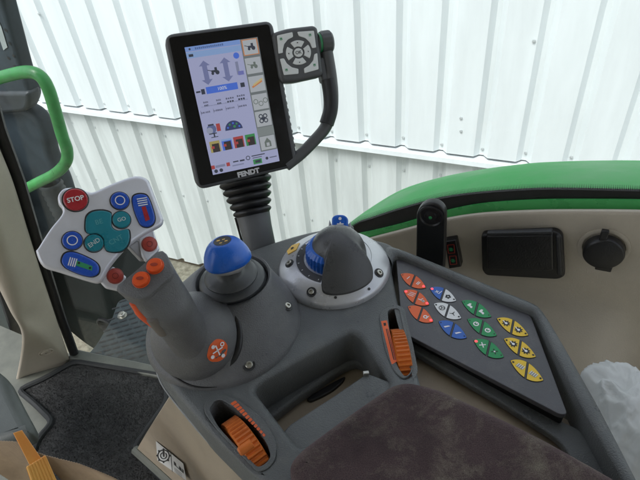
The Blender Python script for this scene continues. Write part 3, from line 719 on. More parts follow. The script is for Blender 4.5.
# ================================================================== brown arm pad
def fabric():
    m=bpy.data.materials.new('worn_brown_velour'); m.use_nodes=True; nt=m.node_tree; N=nt.nodes; L=nt.links; b=N['Principled BSDF']
    b.inputs['Roughness'].default_value=.95; b.inputs['Specular IOR Level'].default_value=.15; b.inputs['Sheen Weight'].default_value=.2; b.inputs['Sheen Roughness'].default_value=.45; b.inputs['Sheen Tint'].default_value=(.75,.6,.65,1)
    tc=N.new('ShaderNodeTexCoord')
    def nz(s,d,r=.6,dist=0):
        n=N.new('ShaderNodeTexNoise'); n.inputs['Scale'].default_value=s; n.inputs['Detail'].default_value=d; n.inputs['Roughness'].default_value=r; n.inputs['Distortion'].default_value=dist; L.new(tc.outputs['Object'],n.inputs['Vector']); return n
    def ramp(src,a,b_,c0=(0,0,0),c1=(1,1,1)):
        r=N.new('ShaderNodeValToRGB'); r.color_ramp.elements[0].position=a; r.color_ramp.elements[1].position=b_; r.color_ramp.elements[0].color=(*c0,1); r.color_ramp.elements[1].color=(*c1,1); L.new(src,r.inputs['Fac']); return r.outputs['Color']
    base=ramp(nz(1300,4).outputs['Fac'],.3,.7,(.037,.025,.026),(.105,.074,.075))
    dirt=ramp(nz(1300,4).outputs['Fac'],.3,.75,(.095,.082,.063),(.26,.232,.183))
    mask=ramp(nz(19,11,.80,.25).outputs['Fac'],.49,.62); mask2=ramp(nz(26,8,.7).outputs['Fac'],.30,.62)
    mu=N.new('ShaderNodeMath'); mu.operation='MULTIPLY'; L.new(mask,mu.inputs[0]); L.new(mask2,mu.inputs[1])
    mx=N.new('ShaderNodeMix'); mx.data_type='RGBA'; L.new(mu.outputs[0],mx.inputs['Factor']); L.new(base,mx.inputs['A']); L.new(dirt,mx.inputs['B'])
    dk=ramp(nz(9,6,.62).outputs['Fac'],.34,.5,(.55,.55,.57),(1,1,1))
    m2=N.new('ShaderNodeMix'); m2.data_type='RGBA'; m2.blend_type='MULTIPLY'; m2.inputs['Factor'].default_value=1; L.new(mx.outputs['Result'],m2.inputs['A']); L.new(dk,m2.inputs['B'])
    L.new(m2.outputs['Result'],b.inputs['Base Color'])
    bp=N.new('ShaderNodeBump'); bp.inputs['Strength'].default_value=.6; bp.inputs['Distance'].default_value=.0012; L.new(nz(850,3).outputs['Fac'],bp.inputs['Height']); L.new(bp.outputs['Normal'],b.inputs['Normal'])
    return m
PAD=fabric()
PZ=.030
pad=[at(*p,PZ) for p in [(287,458),(300,444),(345,411),(392,379),(408,376),(440,383),(540,430),(612,470),(720,530),(600,760),(330,640),(292,490)]]
padp=rounded(pad,[.012,.02,.02,.02,.014,.02,.02,.02,.02,.02,.02,.012],4)
o=plate('arm_pad',[padp],.042,.015,PAD,None,o=(0,0,PZ),nb=6)
tag(o,'worn brown velour arm cushion stained with dried mud at the rear of the console','cushion')

# ================================================================== rotary dial dome
DC=V((.0132,.4571,0)); DR=.0661
droot=thing('rotary_dial','silver ringed dial dome with blue knurled wheel under a grey hood','dial',DC)
mb=MB(); mb.lathe(DC,UP,[(DR,-.001),(DR,.004),(DR*.985,.0065),(DR*.96,.0085),(DR*.86,.0130),(DR*.76,.0165),(DR*.70,.0182),(DR*.682,.0186),(DR*.672,.0178)],SILVER,96)
sr=mb.build('silver_ring',droot,angle=30); tsr=bvh(sr)
mb=MB(); n=144; rg=lambda r,h,k=0:[DC+V((r*(1+(k if j%4<2 else 0))*math.cos(2*math.pi*j/n),r*(1+(k if j%4<2 else 0))*math.sin(2*math.pi*j/n),h)) for j in range(n)]
mb.loft([rg(.0452,.012),rg(.0452,.0180),rg(.0365,.0192),rg(.0300,.0190)],SILVER); mb.build('inner_collar',droot,angle=30)
a0_=math.atan2(at(303,243,.019).y-DC.y,at(303,243,.019).x-DC.x); a1_=math.atan2(at(323,277,.019).y-DC.y,at(323,277,.019).x-DC.x)%(2*math.pi); a0_%=(2*math.pi)
mb=MB(); P1=[];P2=[]
for k in range(25):
    a=a0_+(a1_-a0_)*k/24; P1.append(DC+V((.0438*math.cos(a),.0438*math.sin(a),.0188))); P2.append(DC+V((.0345*math.cos(a),.0345*math.sin(a),.0199)))
mb.loft([P1,P2],mat('scale_print',(.035,.036,.040),.45,var=.2),closed=False)
for k in range(3,24,4):
    a=a0_+(a1_-a0_)*k/24; u_=V((math.cos(a),math.sin(a),0)); mb.box(DC+u_*.0412+V((0,0,.0195)),u_*.0009,u_.cross(UP)*.0004,UP*.0002,INKW)
mb.build('dial_scale',droot,smooth=False)
mb=MB(); mb.loft([rg(.0312,.016),rg(.0312,.022,.03),rg(.0302,.034,.03),rg(.026,.039)],BLUE,cap1=True); mb.build('blue_wheel',droot,angle=25)
# grey hood: round cap flaring down to the front of the ring
mb=MB(); rings=[]; n=200; a_front=math.atan2(at(352,300).y-DC.y,at(352,300).x-DC.x)
K=30
aL=math.atan2(at(317,292,.013).y-DC.y,at(317,292,.013).x-DC.x); aR=math.atan2(at(381,277,.013).y-DC.y,at(381,277,.013).x-DC.x)
a_front=(aL+aR)/2; a_half=abs(aR-aL)/2
HO=V((.0060,.0010,0))
def hood(r_u,a):
    da=abs((a-a_front+math.pi)%(2*math.pi)-math.pi)/a_half
    R0=.0335; fl=1/(1+math.exp((da-1.0)/.055)); fs=1/(1+math.exp((da-1.0)/.15))
    t=r_u; r=t*lerp(R0,lerp(R0,.0575,fs*.35+fl*.65),t**1.6); tr=min(1,r/.0575)
    zb=.0195+.0365*math.sqrt(max(0,1-t**2.3))
    zf=.0150+.0410*(1-tr**1.9)
    z=lerp(zb,zf,lerp(fs,fl,t**2))
    q=lerp(1,max(0,1-(r/.06)**1.3),fl)
    return DC+HO*q+V((r*math.cos(a),r*math.sin(a),z))
for i in range(1,K+1):
    u_=math.sin(math.pi/2*i/K) if i<K else 1
    rings.append([hood(u_,2*math.pi*j/n) for j in range(n)])
low=[V((p.x,p.y,max(.0105,p.z-.005))) for p in rings[-1]]
HOODM=mat('hood_plastic',(.066,.068,.070),.33,bump=.25,bscale=1200,var=.1,vscale=30)
mb.loft(rings+[low],HOODM); top=V((0,0,0))
for p in rings[0]: top+=p
top/=n; o0=len(mb.v); mb.v.append(top+V((0,0,.0004)))
for j in range(n): mb.f.append([j,(j+1)%n,o0]); mb.m.append(0)
mb.build('grey_hood',droot,angle=60)
for px,py in ((289.5,263.5),(311.5,292),(379,273)):
    p,nn=hit(tsr,px,py)
    if p: screw(p+nn*.0002,nn,.0034,droot)
for pts,m_ in (([(287.3,252),(292.5,246),(300,243.5),(296.5,250.5),(288.5,255)],CREAM),([(352,231),(360,233.5),(366.5,238),(361,237.5)],CREAM)):
    hs_=[hit(tsr,*p) for p in pts]
    if all(h[0] is not None for h in hs_):
        mb=MB(); n0=sum((h[1] for h in hs_),V((0,0,0))).normalized(); mb.prism([h[0]+n0*.0014 for h in hs_],n0*-.0009,m_)
        if pts[0][0]<300:
            c=sum((h[0] for h in hs_),V((0,0,0)))/len(hs_)+n0*.0016; f=Flat(c,n0,hs_[1][0]-hs_[0][0]); f.disc(0,0,.0022,INKB,2,10); f.line((-.003,0),(.003,.001),.0012,INKB,3); f.line((0,-.003),(.001,.003),.0012,INKB,4)
            mb.mats+=[]; 
            o0=len(mb.v); mb.v+=f.mb.v
            for ff,mi in zip(f.mb.f,f.mb.m): mb.f.append([o0+i for i in ff]); mb.m.append(mb.mi(f.mb.mats[mi]))
        mb.build('yellow_decal',droot,smooth=False)
# bright lip in front of the hood and little notches
for px,py in ((335.5,297.5),(369,289)):
    p,nn=hit(tsr,px,py)
    if p: mb=MB(); mb.lathe(p,nn,[(.0016,-.0002),(.0016,.0008),(.0001,.0009)],DARK,10); mb.build('index_mark',droot)
for px,py in ((303,257),(302.3,262),(304,267.5)): pass
# blue toggle with silver bracket at the back
tb=DC+V((.022,.050,.014))
troot2=thing('toggle_switch','small blue toggle with white symbols in a silver bracket behind the dial','switch',tb)
Tn=(CP-at(340,222,.05)).normalized(); Tn=(Tn*.8+UP*.2).normalized(); to=dist(340.3,222,.62)
def tpl(pts): return [onpl(x,y,to,Tn) for x,y in pts]
plate('toggle_cap',[rounded(tpl([(332,217),(336,214.5),(344,214.5),(348.3,218),(348,227),(346,232),(334,231),(331.6,226)]),.004,4)],.012,.0025,BLUE,troot2,o=to,n=Tn)
tc_=bpy.data.objects['toggle_cap']; f=Flat(to,Tn,CR,lift=.0003); c=f.px(340,218.6); f.disc(c[0],c[1],.0019,INKW); c=f.px(340.3,224); f.rect(c[0]-.004,c[1]-.0008,c[0]+.004,c[1]+.0008,INKW); f.rect(c[0]-.0008,c[1]-.002,c[0]+.0008,c[1]+.0025,INKW,1); f.build('toggle_symbols',tc_)
to2=to-Tn*.006
for pts in ([(327.5,232),(329.5,219.5),(332,226),(334,233)],[(345,233),(348,226),(350.5,221),(352,232)]):
    plate('bracket',[[onpl(x,y,to2,Tn) for x,y in pts]],.008,.0008,SILVER,troot2,o=to2,n=Tn)
mb=MB(); mb.tube([to-Tn*.012-V((0,0,.006)),tb],[.007,.010],DARK,12); mb.build('toggle_stem',troot2)

# ================================================================== crossgate lever (blue ball)
lroot=thing('crossgate_lever','short lever with blue knob on black rubber bellows beside the joystick','lever',mt)
mb=MB(); bc=V((-.0962,.4030,.046))
nk=at(230,272,.086)
def sh(h): 
    q=max(0,min(1,h/.040)); return (V((nk.x,nk.y,0))-V((bc.x,bc.y,0)))*q
mb.lathe(bc,UP,[(.0365,-.012),(.0365,.000),(.0352,.003),(.0325,.0055),(.0312,.008),(.0338,.0125),(.0336,.0160),(.0290,.0190),(.0240,.0210),(.0234,.0230),(.0268,.0280),(.0264,.0308),(.0215,.0338),(.0150,.0362),(.0115,.039),(.0105,.045)],mat('bellows_rubber',(.052,.056,.060),.42,var=.15,vscale=40),56,shear=sh)
mb.build('bellows',lroot,angle=60)
kc=at(226.5,255.5,.100); kax=(V((-.05,.14,1))).normalized()
mb=MB(); mb.lathe(kc,kax,[(.0080,-.0185),(.0110,-.0168),(.0155,-.0138),(.0188,-.0098),(.0202,-.0068),(.0204,-.0045),(.017,-.002)],mat('silver_knob_base',(.42,.43,.45),.35,metal=.3,var=.05),56); mb.build('knob_base',lroot,angle=60)
mb=MB(); 
def wob(a,h): return 1+.045*math.cos(3*a+2.9)*max(0,(.012-h)/.015)
mb.lathe(kc,kax,[(.0190,-.0068),(.0216,-.0062),(.0229,-.0040),(.0228,-.0012),(.0216,.0030),(.0198,.0070),(.0174,.0108),(.0146,.0139),(.0114,.0161),(.0096,.0168),(.0090,.0169),(.0088,.0165),(.0001,.0165)],BLUE,56,wob=wob); kn=mb.build('blue_knob',lroot,angle=50)
kt=kc+kax*.0165; f=Flat(kt,kax,CR,lift=.0003); f.disc(0,0,.0084,INKB)
for x,y,w,h in ((-.0042,.0008,.003,.0022),(.0008,.0022,.0026,.0016),(.0038,-.0012,.0028,.002),(-.001,-.004,.0024,.0014)): f.poly([(x-w/2,y-h/2),(x+w/2,y-h/2+.0006),(x+w/2,y+h/2+.0006),(x-w/2,y+h/2)],CREAM,1)
f.build('knob_symbol',kn)

# ================================================================== joystick
jroot=thing('joystick','large grey joystick with silver button plate, blue and teal keys and red stop key','joystick',V((jc.x,jc.y,0)))
jb=at(196.5,335.5,.029)
mb=MB(); mb.lathe(V((jb.x,jb.y,0)),UP,[(.039,-.004),(.0362,.002),(.0355,.03)],GREY2,64); mb.build('base_cylinder',jroot)
jax=(at(148,276,.132)-jb).normalized(); jax=(jax*.35+UP*.65).normalized()
prof=[]
for k in range(15):
    a=math.radians(-32+k*8.4); prof.append((.0440*math.cos(a),.0440*math.sin(a)))
prof=[(.034,-.0225)]+prof
mb=MB(); mb.lathe(jb,jax,prof,GREY2,72,cap1=True); dome=mb.build('base_dome',jroot,angle=60)
def surf_tube(name,pts,rad,trees,m,parent,lift=0):
    P=[]
    for p in spline([V((x,y,0)) for x,y in pts],4):
        h_=[q for q in (hit(t_,p.x,p.y) for t_ in trees) if q[0] is not None]
        if h_: q=min(h_,key=lambda q:(q[0]-CP).length); P.append(q[0]+q[1]*lift)
    mb=MB(); mb.tube(P,[rad*max(.25,math.sin(math.pi*(i+.15)/(len(P)-.7))**.6) for i in range(len(P))],m,10); return mb.build(name,parent,angle=60)
tdk=bvh(bpy.data.objects['deck'])
surf_tube('gap_shade',[(228,307),(235,316),(239,328),(239.5,341),(236.5,354),(230,366),(220,377)],.0046,[tm],BLACK,jroot,-.0030)  # black strip standing in for the shade inside the gap beside the dome
surf_tube('base_seam',[(161,358),(166,368),(175,377),(188,384.5),(202,387.5),(217,387)],.0011,[tm,tdk],BLACK,jroot)
td=bvh(dome)
ps=[hit(td,*p) for p in [(206.5,356.5),(209,345.5),(216,338.5),(223,339.5),(227.5,345),(226,356),(219,361.5),(210,361.5)]]
if all(p[0] is not None for p in ps):
    n0=sum((p[1] for p in ps),V((0,0,0))).normalized(); c=sum((p[0] for p in ps),V((0,0,0)))/len(ps)
    mb=MB(); P=rounded([p[0]+p[1]*.0005 for p in ps],.003,3); cc,cn=hit(td,217,350); mb.add(P+[cc+cn*.0006],[(i,(i+1)%len(P),len(P)) for i in range(len(P))],KOR)
    st_=mb.build('orange_sticker',jroot)
    f=Flat(cc+cn*.0012,cn,CR,lift=.0004)
    for k in range(4): a=.4+k*1.571; f.line((0,0),(.0055*math.cos(a),.0055*math.sin(a)),.0013,INKW)
    for k,(q,w) in enumerate((((213,347),.002),((222,344),.002),((223,355.5),.002),((212.5,357),.002))):
        c=f.px(*q); f.ring(c[0],c[1],w*.6,w*1.15,INKW,1,10) if k==1 else f.disc(c[0],c[1],w,INKW,1,7)
    f.build('sticker_symbols',st_)
# grip
GP=[at(199,350,.026),at(191,338,.050),at(181,324,.074),at(169,306,.100),at(157,289,.122),at(151,281,.1305)]
GP=spline(GP,5)
rad=[]
for i in range(len(GP)):
    q=i/(len(GP)-1); rr=lerp(.0265,.0202,min(1,q*3.6)**.6) if q<.45 else lerp(.0202,.0228,(q-.45)/.55)
    rad.append((rr,rr*.9))
gs=(at(160,249,.138)-at(118,287,.138))
mb=MB(); td_=(GP[-1]-GP[-2]).normalized(); vd=(CP-GP[-1]).normalized(); en=(td_*.45+vd*.75).normalized(); ex_=(gs-en*gs.dot(en)).normalized(); ey_=en.cross(ex_)
def tring(p,t,r,n=40,k=0):
    x=(V(gs)-t*V(gs).dot(t)).normalized(); y=t.cross(x); return [p+x*(r[0]*math.cos(2*math.pi*j/n))+y*(r[1]*math.sin(2*math.pi*j/n)) for j in range(n)]
rgs=[]
for i_ in range(len(GP)-1):
    t=(GP[min(i_+1,len(GP)-1)]-GP[max(i_-1,0)]).normalized()
    q_=max(0,(i_-(len(GP)-10))/9); t=(t*(1-q_)+en*q_).normalized(); rgs.append(tring(GP[i_],t,rad[i_]))
ec=GP[-1]
ho_=at(147,276,.1335); hn_=(td_*.50+vd*.70).normalized()
HOUT=rounded([onpl(x,y,ho_,hn_) for x,y in [(113.5,287.5),(136,270),(159.5,248.5),(165.5,251.5),(174,270),(171,277.5),(146,299.5),(137,300),(119,293)]],[.002,.01,.003,.004,.009,.009,.012,.009,.006],6)
dense=[]
for k_ in range(len(HOUT)):
    for m_ in range(8): dense.append(HOUT[k_].lerp(HOUT[(k_+1)%len(HOUT)],m_/8))
hc=sum(HOUT,V((0,0,0)))/len(HOUT)
hx=(V(gs)-hn_*V(gs).dot(hn_)).normalized(); hy=hn_.cross(hx)
def oring(sc_,dz):
    out=[]
    for j in range(40):
        a=2*math.pi*j/40; best=min(dense,key=lambda p:abs((math.atan2((p-hc).dot(hy),(p-hc).dot(hx))-a+math.pi)%(2*math.pi)-math.pi)); out.append(hc+(best-hc)*sc_+hn_*dz)
    return out
rgs=rgs[:-9]
r0_=rgs[-1]; r1_=oring(1.0,-.0035)
rgs+= [[a.lerp(b,q_) for a,b in zip(r0_,r1_)] for q_ in (.2,.4,.6,.8,.93)]+[oring(1.0,-.0035),oring(.985,-.0012),oring(.93,0)]
mb.loft(rgs,GREY2,True,True); grip=mb.build('grip',jroot,angle=50); head=grip
# head of the joystick
jn=(((CP-V((-.19,.37,.16))).normalized())*.82+UP*.22+V((.12,.0,0))).normalized()
jo=dist(100,228,.50/ray(100,228).length)
def jp(px,py,h=0): return onpl(px,py,jo+jn*h,jn)
plateP=[(36,252),(38.5,247),(50,229),(61.5,214.5),(62,208),(58.5,203),(58,195),(63,188.5),(71,187),(80,187.5),(88,191),(95,191),(110,184),(130,176.5),(140,175.5),(148,179),(152,187),(163,216),(164,221),(161,226),(146,234),(128,247),(112,265),(104,279),(100,282.5),(92,282),(60,272),(43,266)]
hd=plate('button_plate',[spline([jp(*p) for p in plateP],4,closed=True)],.011,.0035,SILVERJ,jroot,o=jo,n=jn,x=CR,nb=4)
# arms
AO=jo-jn*.006
def ap(px,py): return onpl(px,py,AO,jn)
plate('plate_arm',[rounded([ap(*p) for p in [(138,238),(153,228),(160,250),(147,262),(142,256)]],.002,3)],.010,.002,SILVERJ,jroot,o=AO,n=jn,x=CR)
plate('plate_arm',[rounded([ap(*p) for p in [(99,280),(113,266),(127,277),(120,291),(106,288)]],.002,3)],.010,.002,SILVERJ,jroot,o=AO,n=jn,x=CR)
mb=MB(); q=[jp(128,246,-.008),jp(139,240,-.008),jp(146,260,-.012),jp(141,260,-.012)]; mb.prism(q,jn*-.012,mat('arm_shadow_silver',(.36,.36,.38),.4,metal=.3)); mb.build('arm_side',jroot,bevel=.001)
def jbutton(px,py,r,m,name='button',h=.0,th=.004,glyph=None,ry=None,parent=jroot,rimm=None):
    c=jp(px,py,h) if not isinstance(h,V) else h; mb=MB(); mb.lathe(c,jn,[(r*1.12,-.002),(r*1.12,.0006),(r*1.04,.0008)],rimm or DARK,36); mb.lathe(c,jn,[(r,0),(r,th*.7),(r*.9,th),(.0001,th*1.06)],m,36)
    b=mb.build(name,parent,angle=40)
    if glyph:
        f=Flat(c+jn*(th*1.06),jn,CR,lift=.0002); glyph(f); f.build('button_symbol',b)
    return b
TR=math.radians(20)
jbutton(75.5,200,.0098,RED,'stop_button',0,.003,lambda f:f.text('STOP',0,0,.0058,INKW,0,TR,.02))
for px,py in ((119.8,201),(72.3,240.8)): jbutton(px,py,.0078,BLUEK,'round_button',0,.0026,lambda f:f.ring(0,0,.0036,.0044,INKW))
jbutton(121.4,220,.0076,TEAL,'go_button',0,.0026,lambda f:f.text('GO',0,0,.0048,mat('worn_white_ink',(.55,.66,.68),.5),0,TR,.01))
jbutton(94,243.3,.0076,TEAL,'end_button',0,.0026,lambda f:f.text('END',0,0,.0054,mat('worn_white_ink',(.55,.66,.68),.5),0,TR+.35,.01))
for px,py in ((149.4,244.2),(115.2,276)): jbutton(px,py,.0064,REDD,'red_button',-.006,.0018,lambda f:f.ring(0,0,.0022,.0027,mat('dark_red_ink',(.16,.02,.02),.5)),rimm=REDD)
tg_=bvh(head)
for px,py in ((155.3,266.3),(141.3,280)):
    p_,n_=hit(tg_,px,py); n_=hn_; keep=jn; jn=n_; o_=(p_-jo).dot(jn)
    jbutton(px,py,  .0067,ORANGEL,'orange_button',p_,.0036,lambda f:(f.disc(0,0,.0032,mat('dark_orange_ink',(.34,.035,.012),.5),0,ry=.0016)),rimm=ORANGEL); jn=keep
# teal double key
TK=[(85.5,224),(87,216),(93,211.5),(103,210.5),(111,213),(111.5,219),(112,227),(118,230.5),(127,229),(129.5,233),(129,242),(124,249.5),(116,252),(107,250.5),(104,245),(103,238),(97,233.5),(90,234),(86,231)]
tk=plate('teal_key',[spline([jp(*p,.002) for p in TK],4,closed=True)],.004,.0012,TEAL,jroot,o=jo+jn*.0022,n=jn,x=CR)
f=Flat(jo+jn*.0022,jn,CR); pale=mat('faint_teal_ink',(.10,.38,.42),.5)
c=f.px(99,222); f.text('BE',c[0],c[1],.0062,pale,0,TR); c=f.px(116,240); f.text('CNT',c[0],c[1],.0062,pale,0,TR+.25); f.build('key_lettering',tk)
tb_=[spline([jp(c_[0]+(p[0]-c_[0])*1.06,c_[1]+(p[1]-c_[1])*1.06,.0) for p in TK],4,closed=True) for c_ in [(107,231)]][0]
plate('key_surround',[tb_],.002,.0004,DARK,jroot,o=jo+jn*.0006,n=jn,x=CR)
# oblong blue keys
def oblong(P,draw):
    L_=spline([jp(*p,.002) for p in P],5,closed=True); k=plate('oblong_key',[L_],.005,.0016,BLUEK,jroot,o=jo+jn*.0026,n=jn,x=CR)
    cx=sum(p[0] for p in P)/len(P); cy=sum(p[1] for p in P)/len(P)
    plate('key_surround',[spline([jp(cx+(p[0]-cx)*1.08,cy+(p[1]-cy)*1.08) for p in P],4,closed=True)],.002,.0004,DARK,jroot,o=jo+jn*.0006,n=jn,x=CR)
    f=Flat(jo+jn*.0026,jn,CR); draw(f); f.build('key_symbol',k)
def d1_(f):
    for k in range(4): f.line(f.px(136.8+k*.5,199.2+k*2.2),f.px(146.8+k*.3,197.6+k*2.2),.0009,INKW)
    f.pxpoly([(141.5,207),(145.5,206),(150,219.5),(145.5,221.5)],RED)
def d2_(f):
    for k in range(4): f.line(f.px(68.2+k*2.1,265.5+k*.5),f.px(70.6+k*2.1,257.2+k*.5),.0009,INKW)
    f.pxpoly([(76.8,260.5),(92.5,266.2),(92,270.8),(76,265.6)],INKG); c=f.px(79,263); f.disc(c[0],c[1],.001,INKB,1); c=f.px(90,268); f.disc(c[0],c[1],.001,INKB,1)
oblong([(132.3,200),(134,195.8),(139.5,194),(146,195),(149.5,199.5),(153,209),(155,218),(153,224),(147.5,226.8),(141,225),(137,218),(133.5,208)],d1_)
oblong([(61.8,261.5),(64,254.5),(69,252),(76,252.6),(86,256.5),(95,261.5),(99,267),(98,273.5),(92,276.5),(84,275.5),(74,272),(65.5,267.5)],d2_)
# orange rocker on the left flank of the grip and its two beige pads
tg=bvh(grip)
mb=MB()
a=at(139,302,.110); b=at(154,322,.082)
mb.tube(spline([at(134.5,300,.118),at(139.5,308,.108),at(146,315,.098),at(158,324,.085)],5),[.002]+[.0052]*5+[.0058]*9+[.002],ORANGEL,12); mb.build('side_rocker',jroot)
mb=MB(); bm_=mat('warm_grey_pad',(.15,.135,.12),.5)
mb.tube(spline([at(152,316,.105),at(158,324,.095),at(165,332,.082)],5),[.002]+[.006]*9+[.002],bm_,12); mb.build('thumb_pad',jroot)

# ================================================================== terminal
mcn=V((-.083,.583,.163)); mR=V((.96,.274,-.063)).normalized(); mU=V((-.063,.427,.902)); mN=mR.cross(mU).normalized(); mU=mN.cross(mR).normalized()*1.0
if mN.dot(CP-mcn)<0: mN=-mN
def mp(px,py,h=0): return onpl(px,py,mcn+mN*h,mN)
mroot=thing('terminal','upright touchscreen terminal with grey frame, side handle and key pad on a bellows post','terminal',V((-.080,.522,0)))
HOUS=mat('terminal_housing',(.085,.088,.092),.45,var=.08,bump=.25,bscale=1000)
corn=[(163.5,34.5),(272.5,20),(299,166),(197.5,190.5)]
bz=[mp(*p) for p in corn]
plate('housing',[rounded(bz,[.012,.010,.010,.012],6)],.024,.004,HOUS,mroot,o=mcn,n=mN,x=mR,nb=4)
gl_=mat('black_bezel_glass',(.006,.006,.007),.13,var=.05,spec=.35)
plate('bezel',[rounded([mp(*p) for p in [(168.5,37.5),(269,24),(294,164.5),(200,186)]],.004,4)],.002,.0004,gl_,mroot,o=mcn+mN*.0008,n=mN,x=mR)
def em(name,c,s=1.0): return mat(name,(.01,.01,.012),.25,var=0,emit=c,estr=s,spec=.3)
S_=.27
SBG=em('screen_white',(.50,.53,.80),S_); SLB=em('screen_light_blue',(.26,.42,.86),S_); SBL=em('screen_blue',(.10,.22,.85),S_); SGR=em('screen_grey_tab',(.56,.60,.64),S_); SGD=em('screen_mid_grey',(.22,.25,.26),S_)
SDK=em('screen_dark',(.06,.07,.10),S_); SLV=em('screen_lavender',(.24,.27,.50),S_); SRD=em('screen_red',(.52,.09,.09),S_); SOR=em('screen_orange',(.75,.30,.12),S_); SGN=em('screen_green',(.07,.35,.12),S_); SYE=em('screen_yellow',(.52,.44,.16),S_)
so=mcn+mN*.0014
f=Flat(so,mN,mR,lift=.0002,step=.00012)
QS=[f.px(184.5,47.5),f.px(257.5,37),f.px(279.5,161),f.px(213,175)]
def uv(u,v):   # u right 0..1, v down 0..1 on the display
    a=V((*QS[0],0)).lerp(V((*QS[1],0)),u); b=V((*QS[3],0)).lerp(V((*QS[2],0)),u); c=a.lerp(b,v); return (c.x,c.y)
def q(u0,v0,u1,v1,m,l=1): f.poly([uv(u0,v1),uv(u1,v1),uv(u1,v0),uv(u0,v0)],m,l)
def dsk(u,v,r,m,l=2,n=14): c=uv(u,v); f.disc(c[0],c[1],r,m,l,n)
def ln(u0,v0,u1,v1,w,m,l=2): f.line(uv(u0,v0),uv(u1,v1),w,m,l)
def tx(s,u,v,size,m,l=3): c=uv(u,v); f.text(s,c[0],c[1],size,m,l,math.radians(1),.01)
q(0,0,1,1,SBG,0); q(0,0,.745,.035,SLB); q(0,.04,.745,.085,em('screen_pale_blue',(.33,.50,.85),S_))
dsk(.06,.018,.0012,SDK); q(.03,.055,.09,.075,SDK,2); [q(.13+k_*.026,.010+.002*(k_%2),.149+k_*.026,.026,em('screen_head_text',(.12,.20,.45),S_),2) for k_ in range(15)]
q(.75,0,1,1,SGD,1)
for v in (0,.142,.285,.428,.565): q(.765,v+.006,.985,v+.128,SGR,2)
q(.765,.006,.985,.012,SOR,3); q(.765,.122,.985,.128,SOR,3); q(.765,.006,.778,.128,SOR,3); q(.972,.006,.985,.128,SOR,3)
q(.765,.775,.985,.885,SGR,2); q(.75,.70,1,.77,em('screen_tab_mid',(.30,.34,.34),S_),2)
def tractor(u,v,s,m,l=4):
    c=uv(u,v); f.disc(c[0]+s*.45,c[1]-s*.3,s*.42,m,l); f.disc(c[0]-s*.5,c[1]-s*.42,s*.28,m,l); f.rect(c[0]-s*.7,c[1]-s*.25,c[0]+s*.4,c[1]+s*.2,m,l+1); f.rect(c[0],c[1]+s*.1,c[0]+s*.5,c[1]+s*.7,m,l+1)
    f.line((c[0]-s*1.4,c[1]+s*.35),(c[0]-s*.4,c[1]),s*.14,m,l)
tractor(.885,.065,.0055,SDK); tractor(.875,.207,.0052,em('screen_tab_ink',(.20,.24,.22),S_)); tractor(.33,.205,.0058,SDK,3)
ln(.80,.375,.95,.335,.0022,SOR,4); ln(.82,.36,.96,.32,.0022,em('screen_sand',(.75,.62,.30),S_),4)
for k in range(3):
    c=uv(.81+k*.07,.49+(.02 if k%2 else 0)); f.ring(c[0],c[1],.0022,.0030,em('screen_tab_ink',(.2,.2,.2),S_),4,12)
for k in range(4):
    a=k*1.571+.785; c=uv(.875,.63); f.ring(c[0]+.0038*math.cos(a),c[1]+.0038*math.sin(a),.0016,.0028,SDK,4,10)
c=uv(.875,.635); f.disc(c[0],c[1],.002,SDK,5)
c=uv(.875,.83); f.poly([(c[0]-.004,c[1]-.005),(c[0]+.004,c[1]-.005),(c[0]+.004,c[1]+.001),(c[0],c[1]+.006),(c[0]-.004,c[1]+.001)],em('screen_tab_ink',(.2,.2,.2),S_),4); f.rect(c[0]-.0018,c[1]-.004,c[0]+.0018,c[1],SGR,5)
for u in (.205,.49):   # lift arrows
    for (va,vb,s) in ((.115,.155,-1),(.30,.26,1)):
        a=uv(u,va); b=uv(u-.075,vb); c=uv(u+.075,vb); f.poly([a,b,c] if s>0 else [a,c,b],SLV,2)
    q(u-.033,.15,u+.033,.265,SLV,2)
dsk(.66,.115,.0035,SBL,2); q(.625,.16,.665,.26,em('screen_faint_text',(.30,.33,.5),S_),2); q(.64,.235,.72,.265,em('screen_violet',(.22,.24,.60),S_),3)
q(.16,.315,.60,.368,SBL,2); tx('100%',.38,.342,.0052,em('screen_bright',(.75,.80,.95),S_),3); q(.02,.335,.08,.348,SDK,2); q(.09,.325,.14,.365,SDK,2); q(.64,.325,.70,.36,SDK,2)
for u,v,w in ((.12,.42,.07),(.30,.42,.07),(.46,.42,.12),(.62,.415,.12)):
    TM_=em('screen_text',(.16,.17,.26),S_)
    for k_ in range(4): q(u-w/2+w*k_/4,v+.002*(k_%2),u-w/2+w*(k_+.7)/4,v+.014,TM_,2)
    for k_ in range(3): q(u-w*.4+w*.28*k_,v+.026,u-w*.4+w*.28*k_+w*.2,v+.04,SDK,2)
rt=random.Random(5)
def dashes(u0,u1,v,h,m_):
    u=u0
    while u<u1-.008:
        w_=rt.uniform(.006,.02); q(u,v+rt.uniform(-.001,.001),min(u+w_,u1),v+h,m_,2); u+=w_+rt.uniform(.005,.009)
TXM=em('screen_text',(.16,.17,.26),S_)
for k in range(4): dashes(.03+k*.175,.15+k*.175,.497,.013,TXM); ln(.025+k*.175,.485,.025+k*.175,.52,.0004,TXM)
dashes(.05,.70,.455,.007,em('screen_faint_text',(.30,.33,.5),S_))
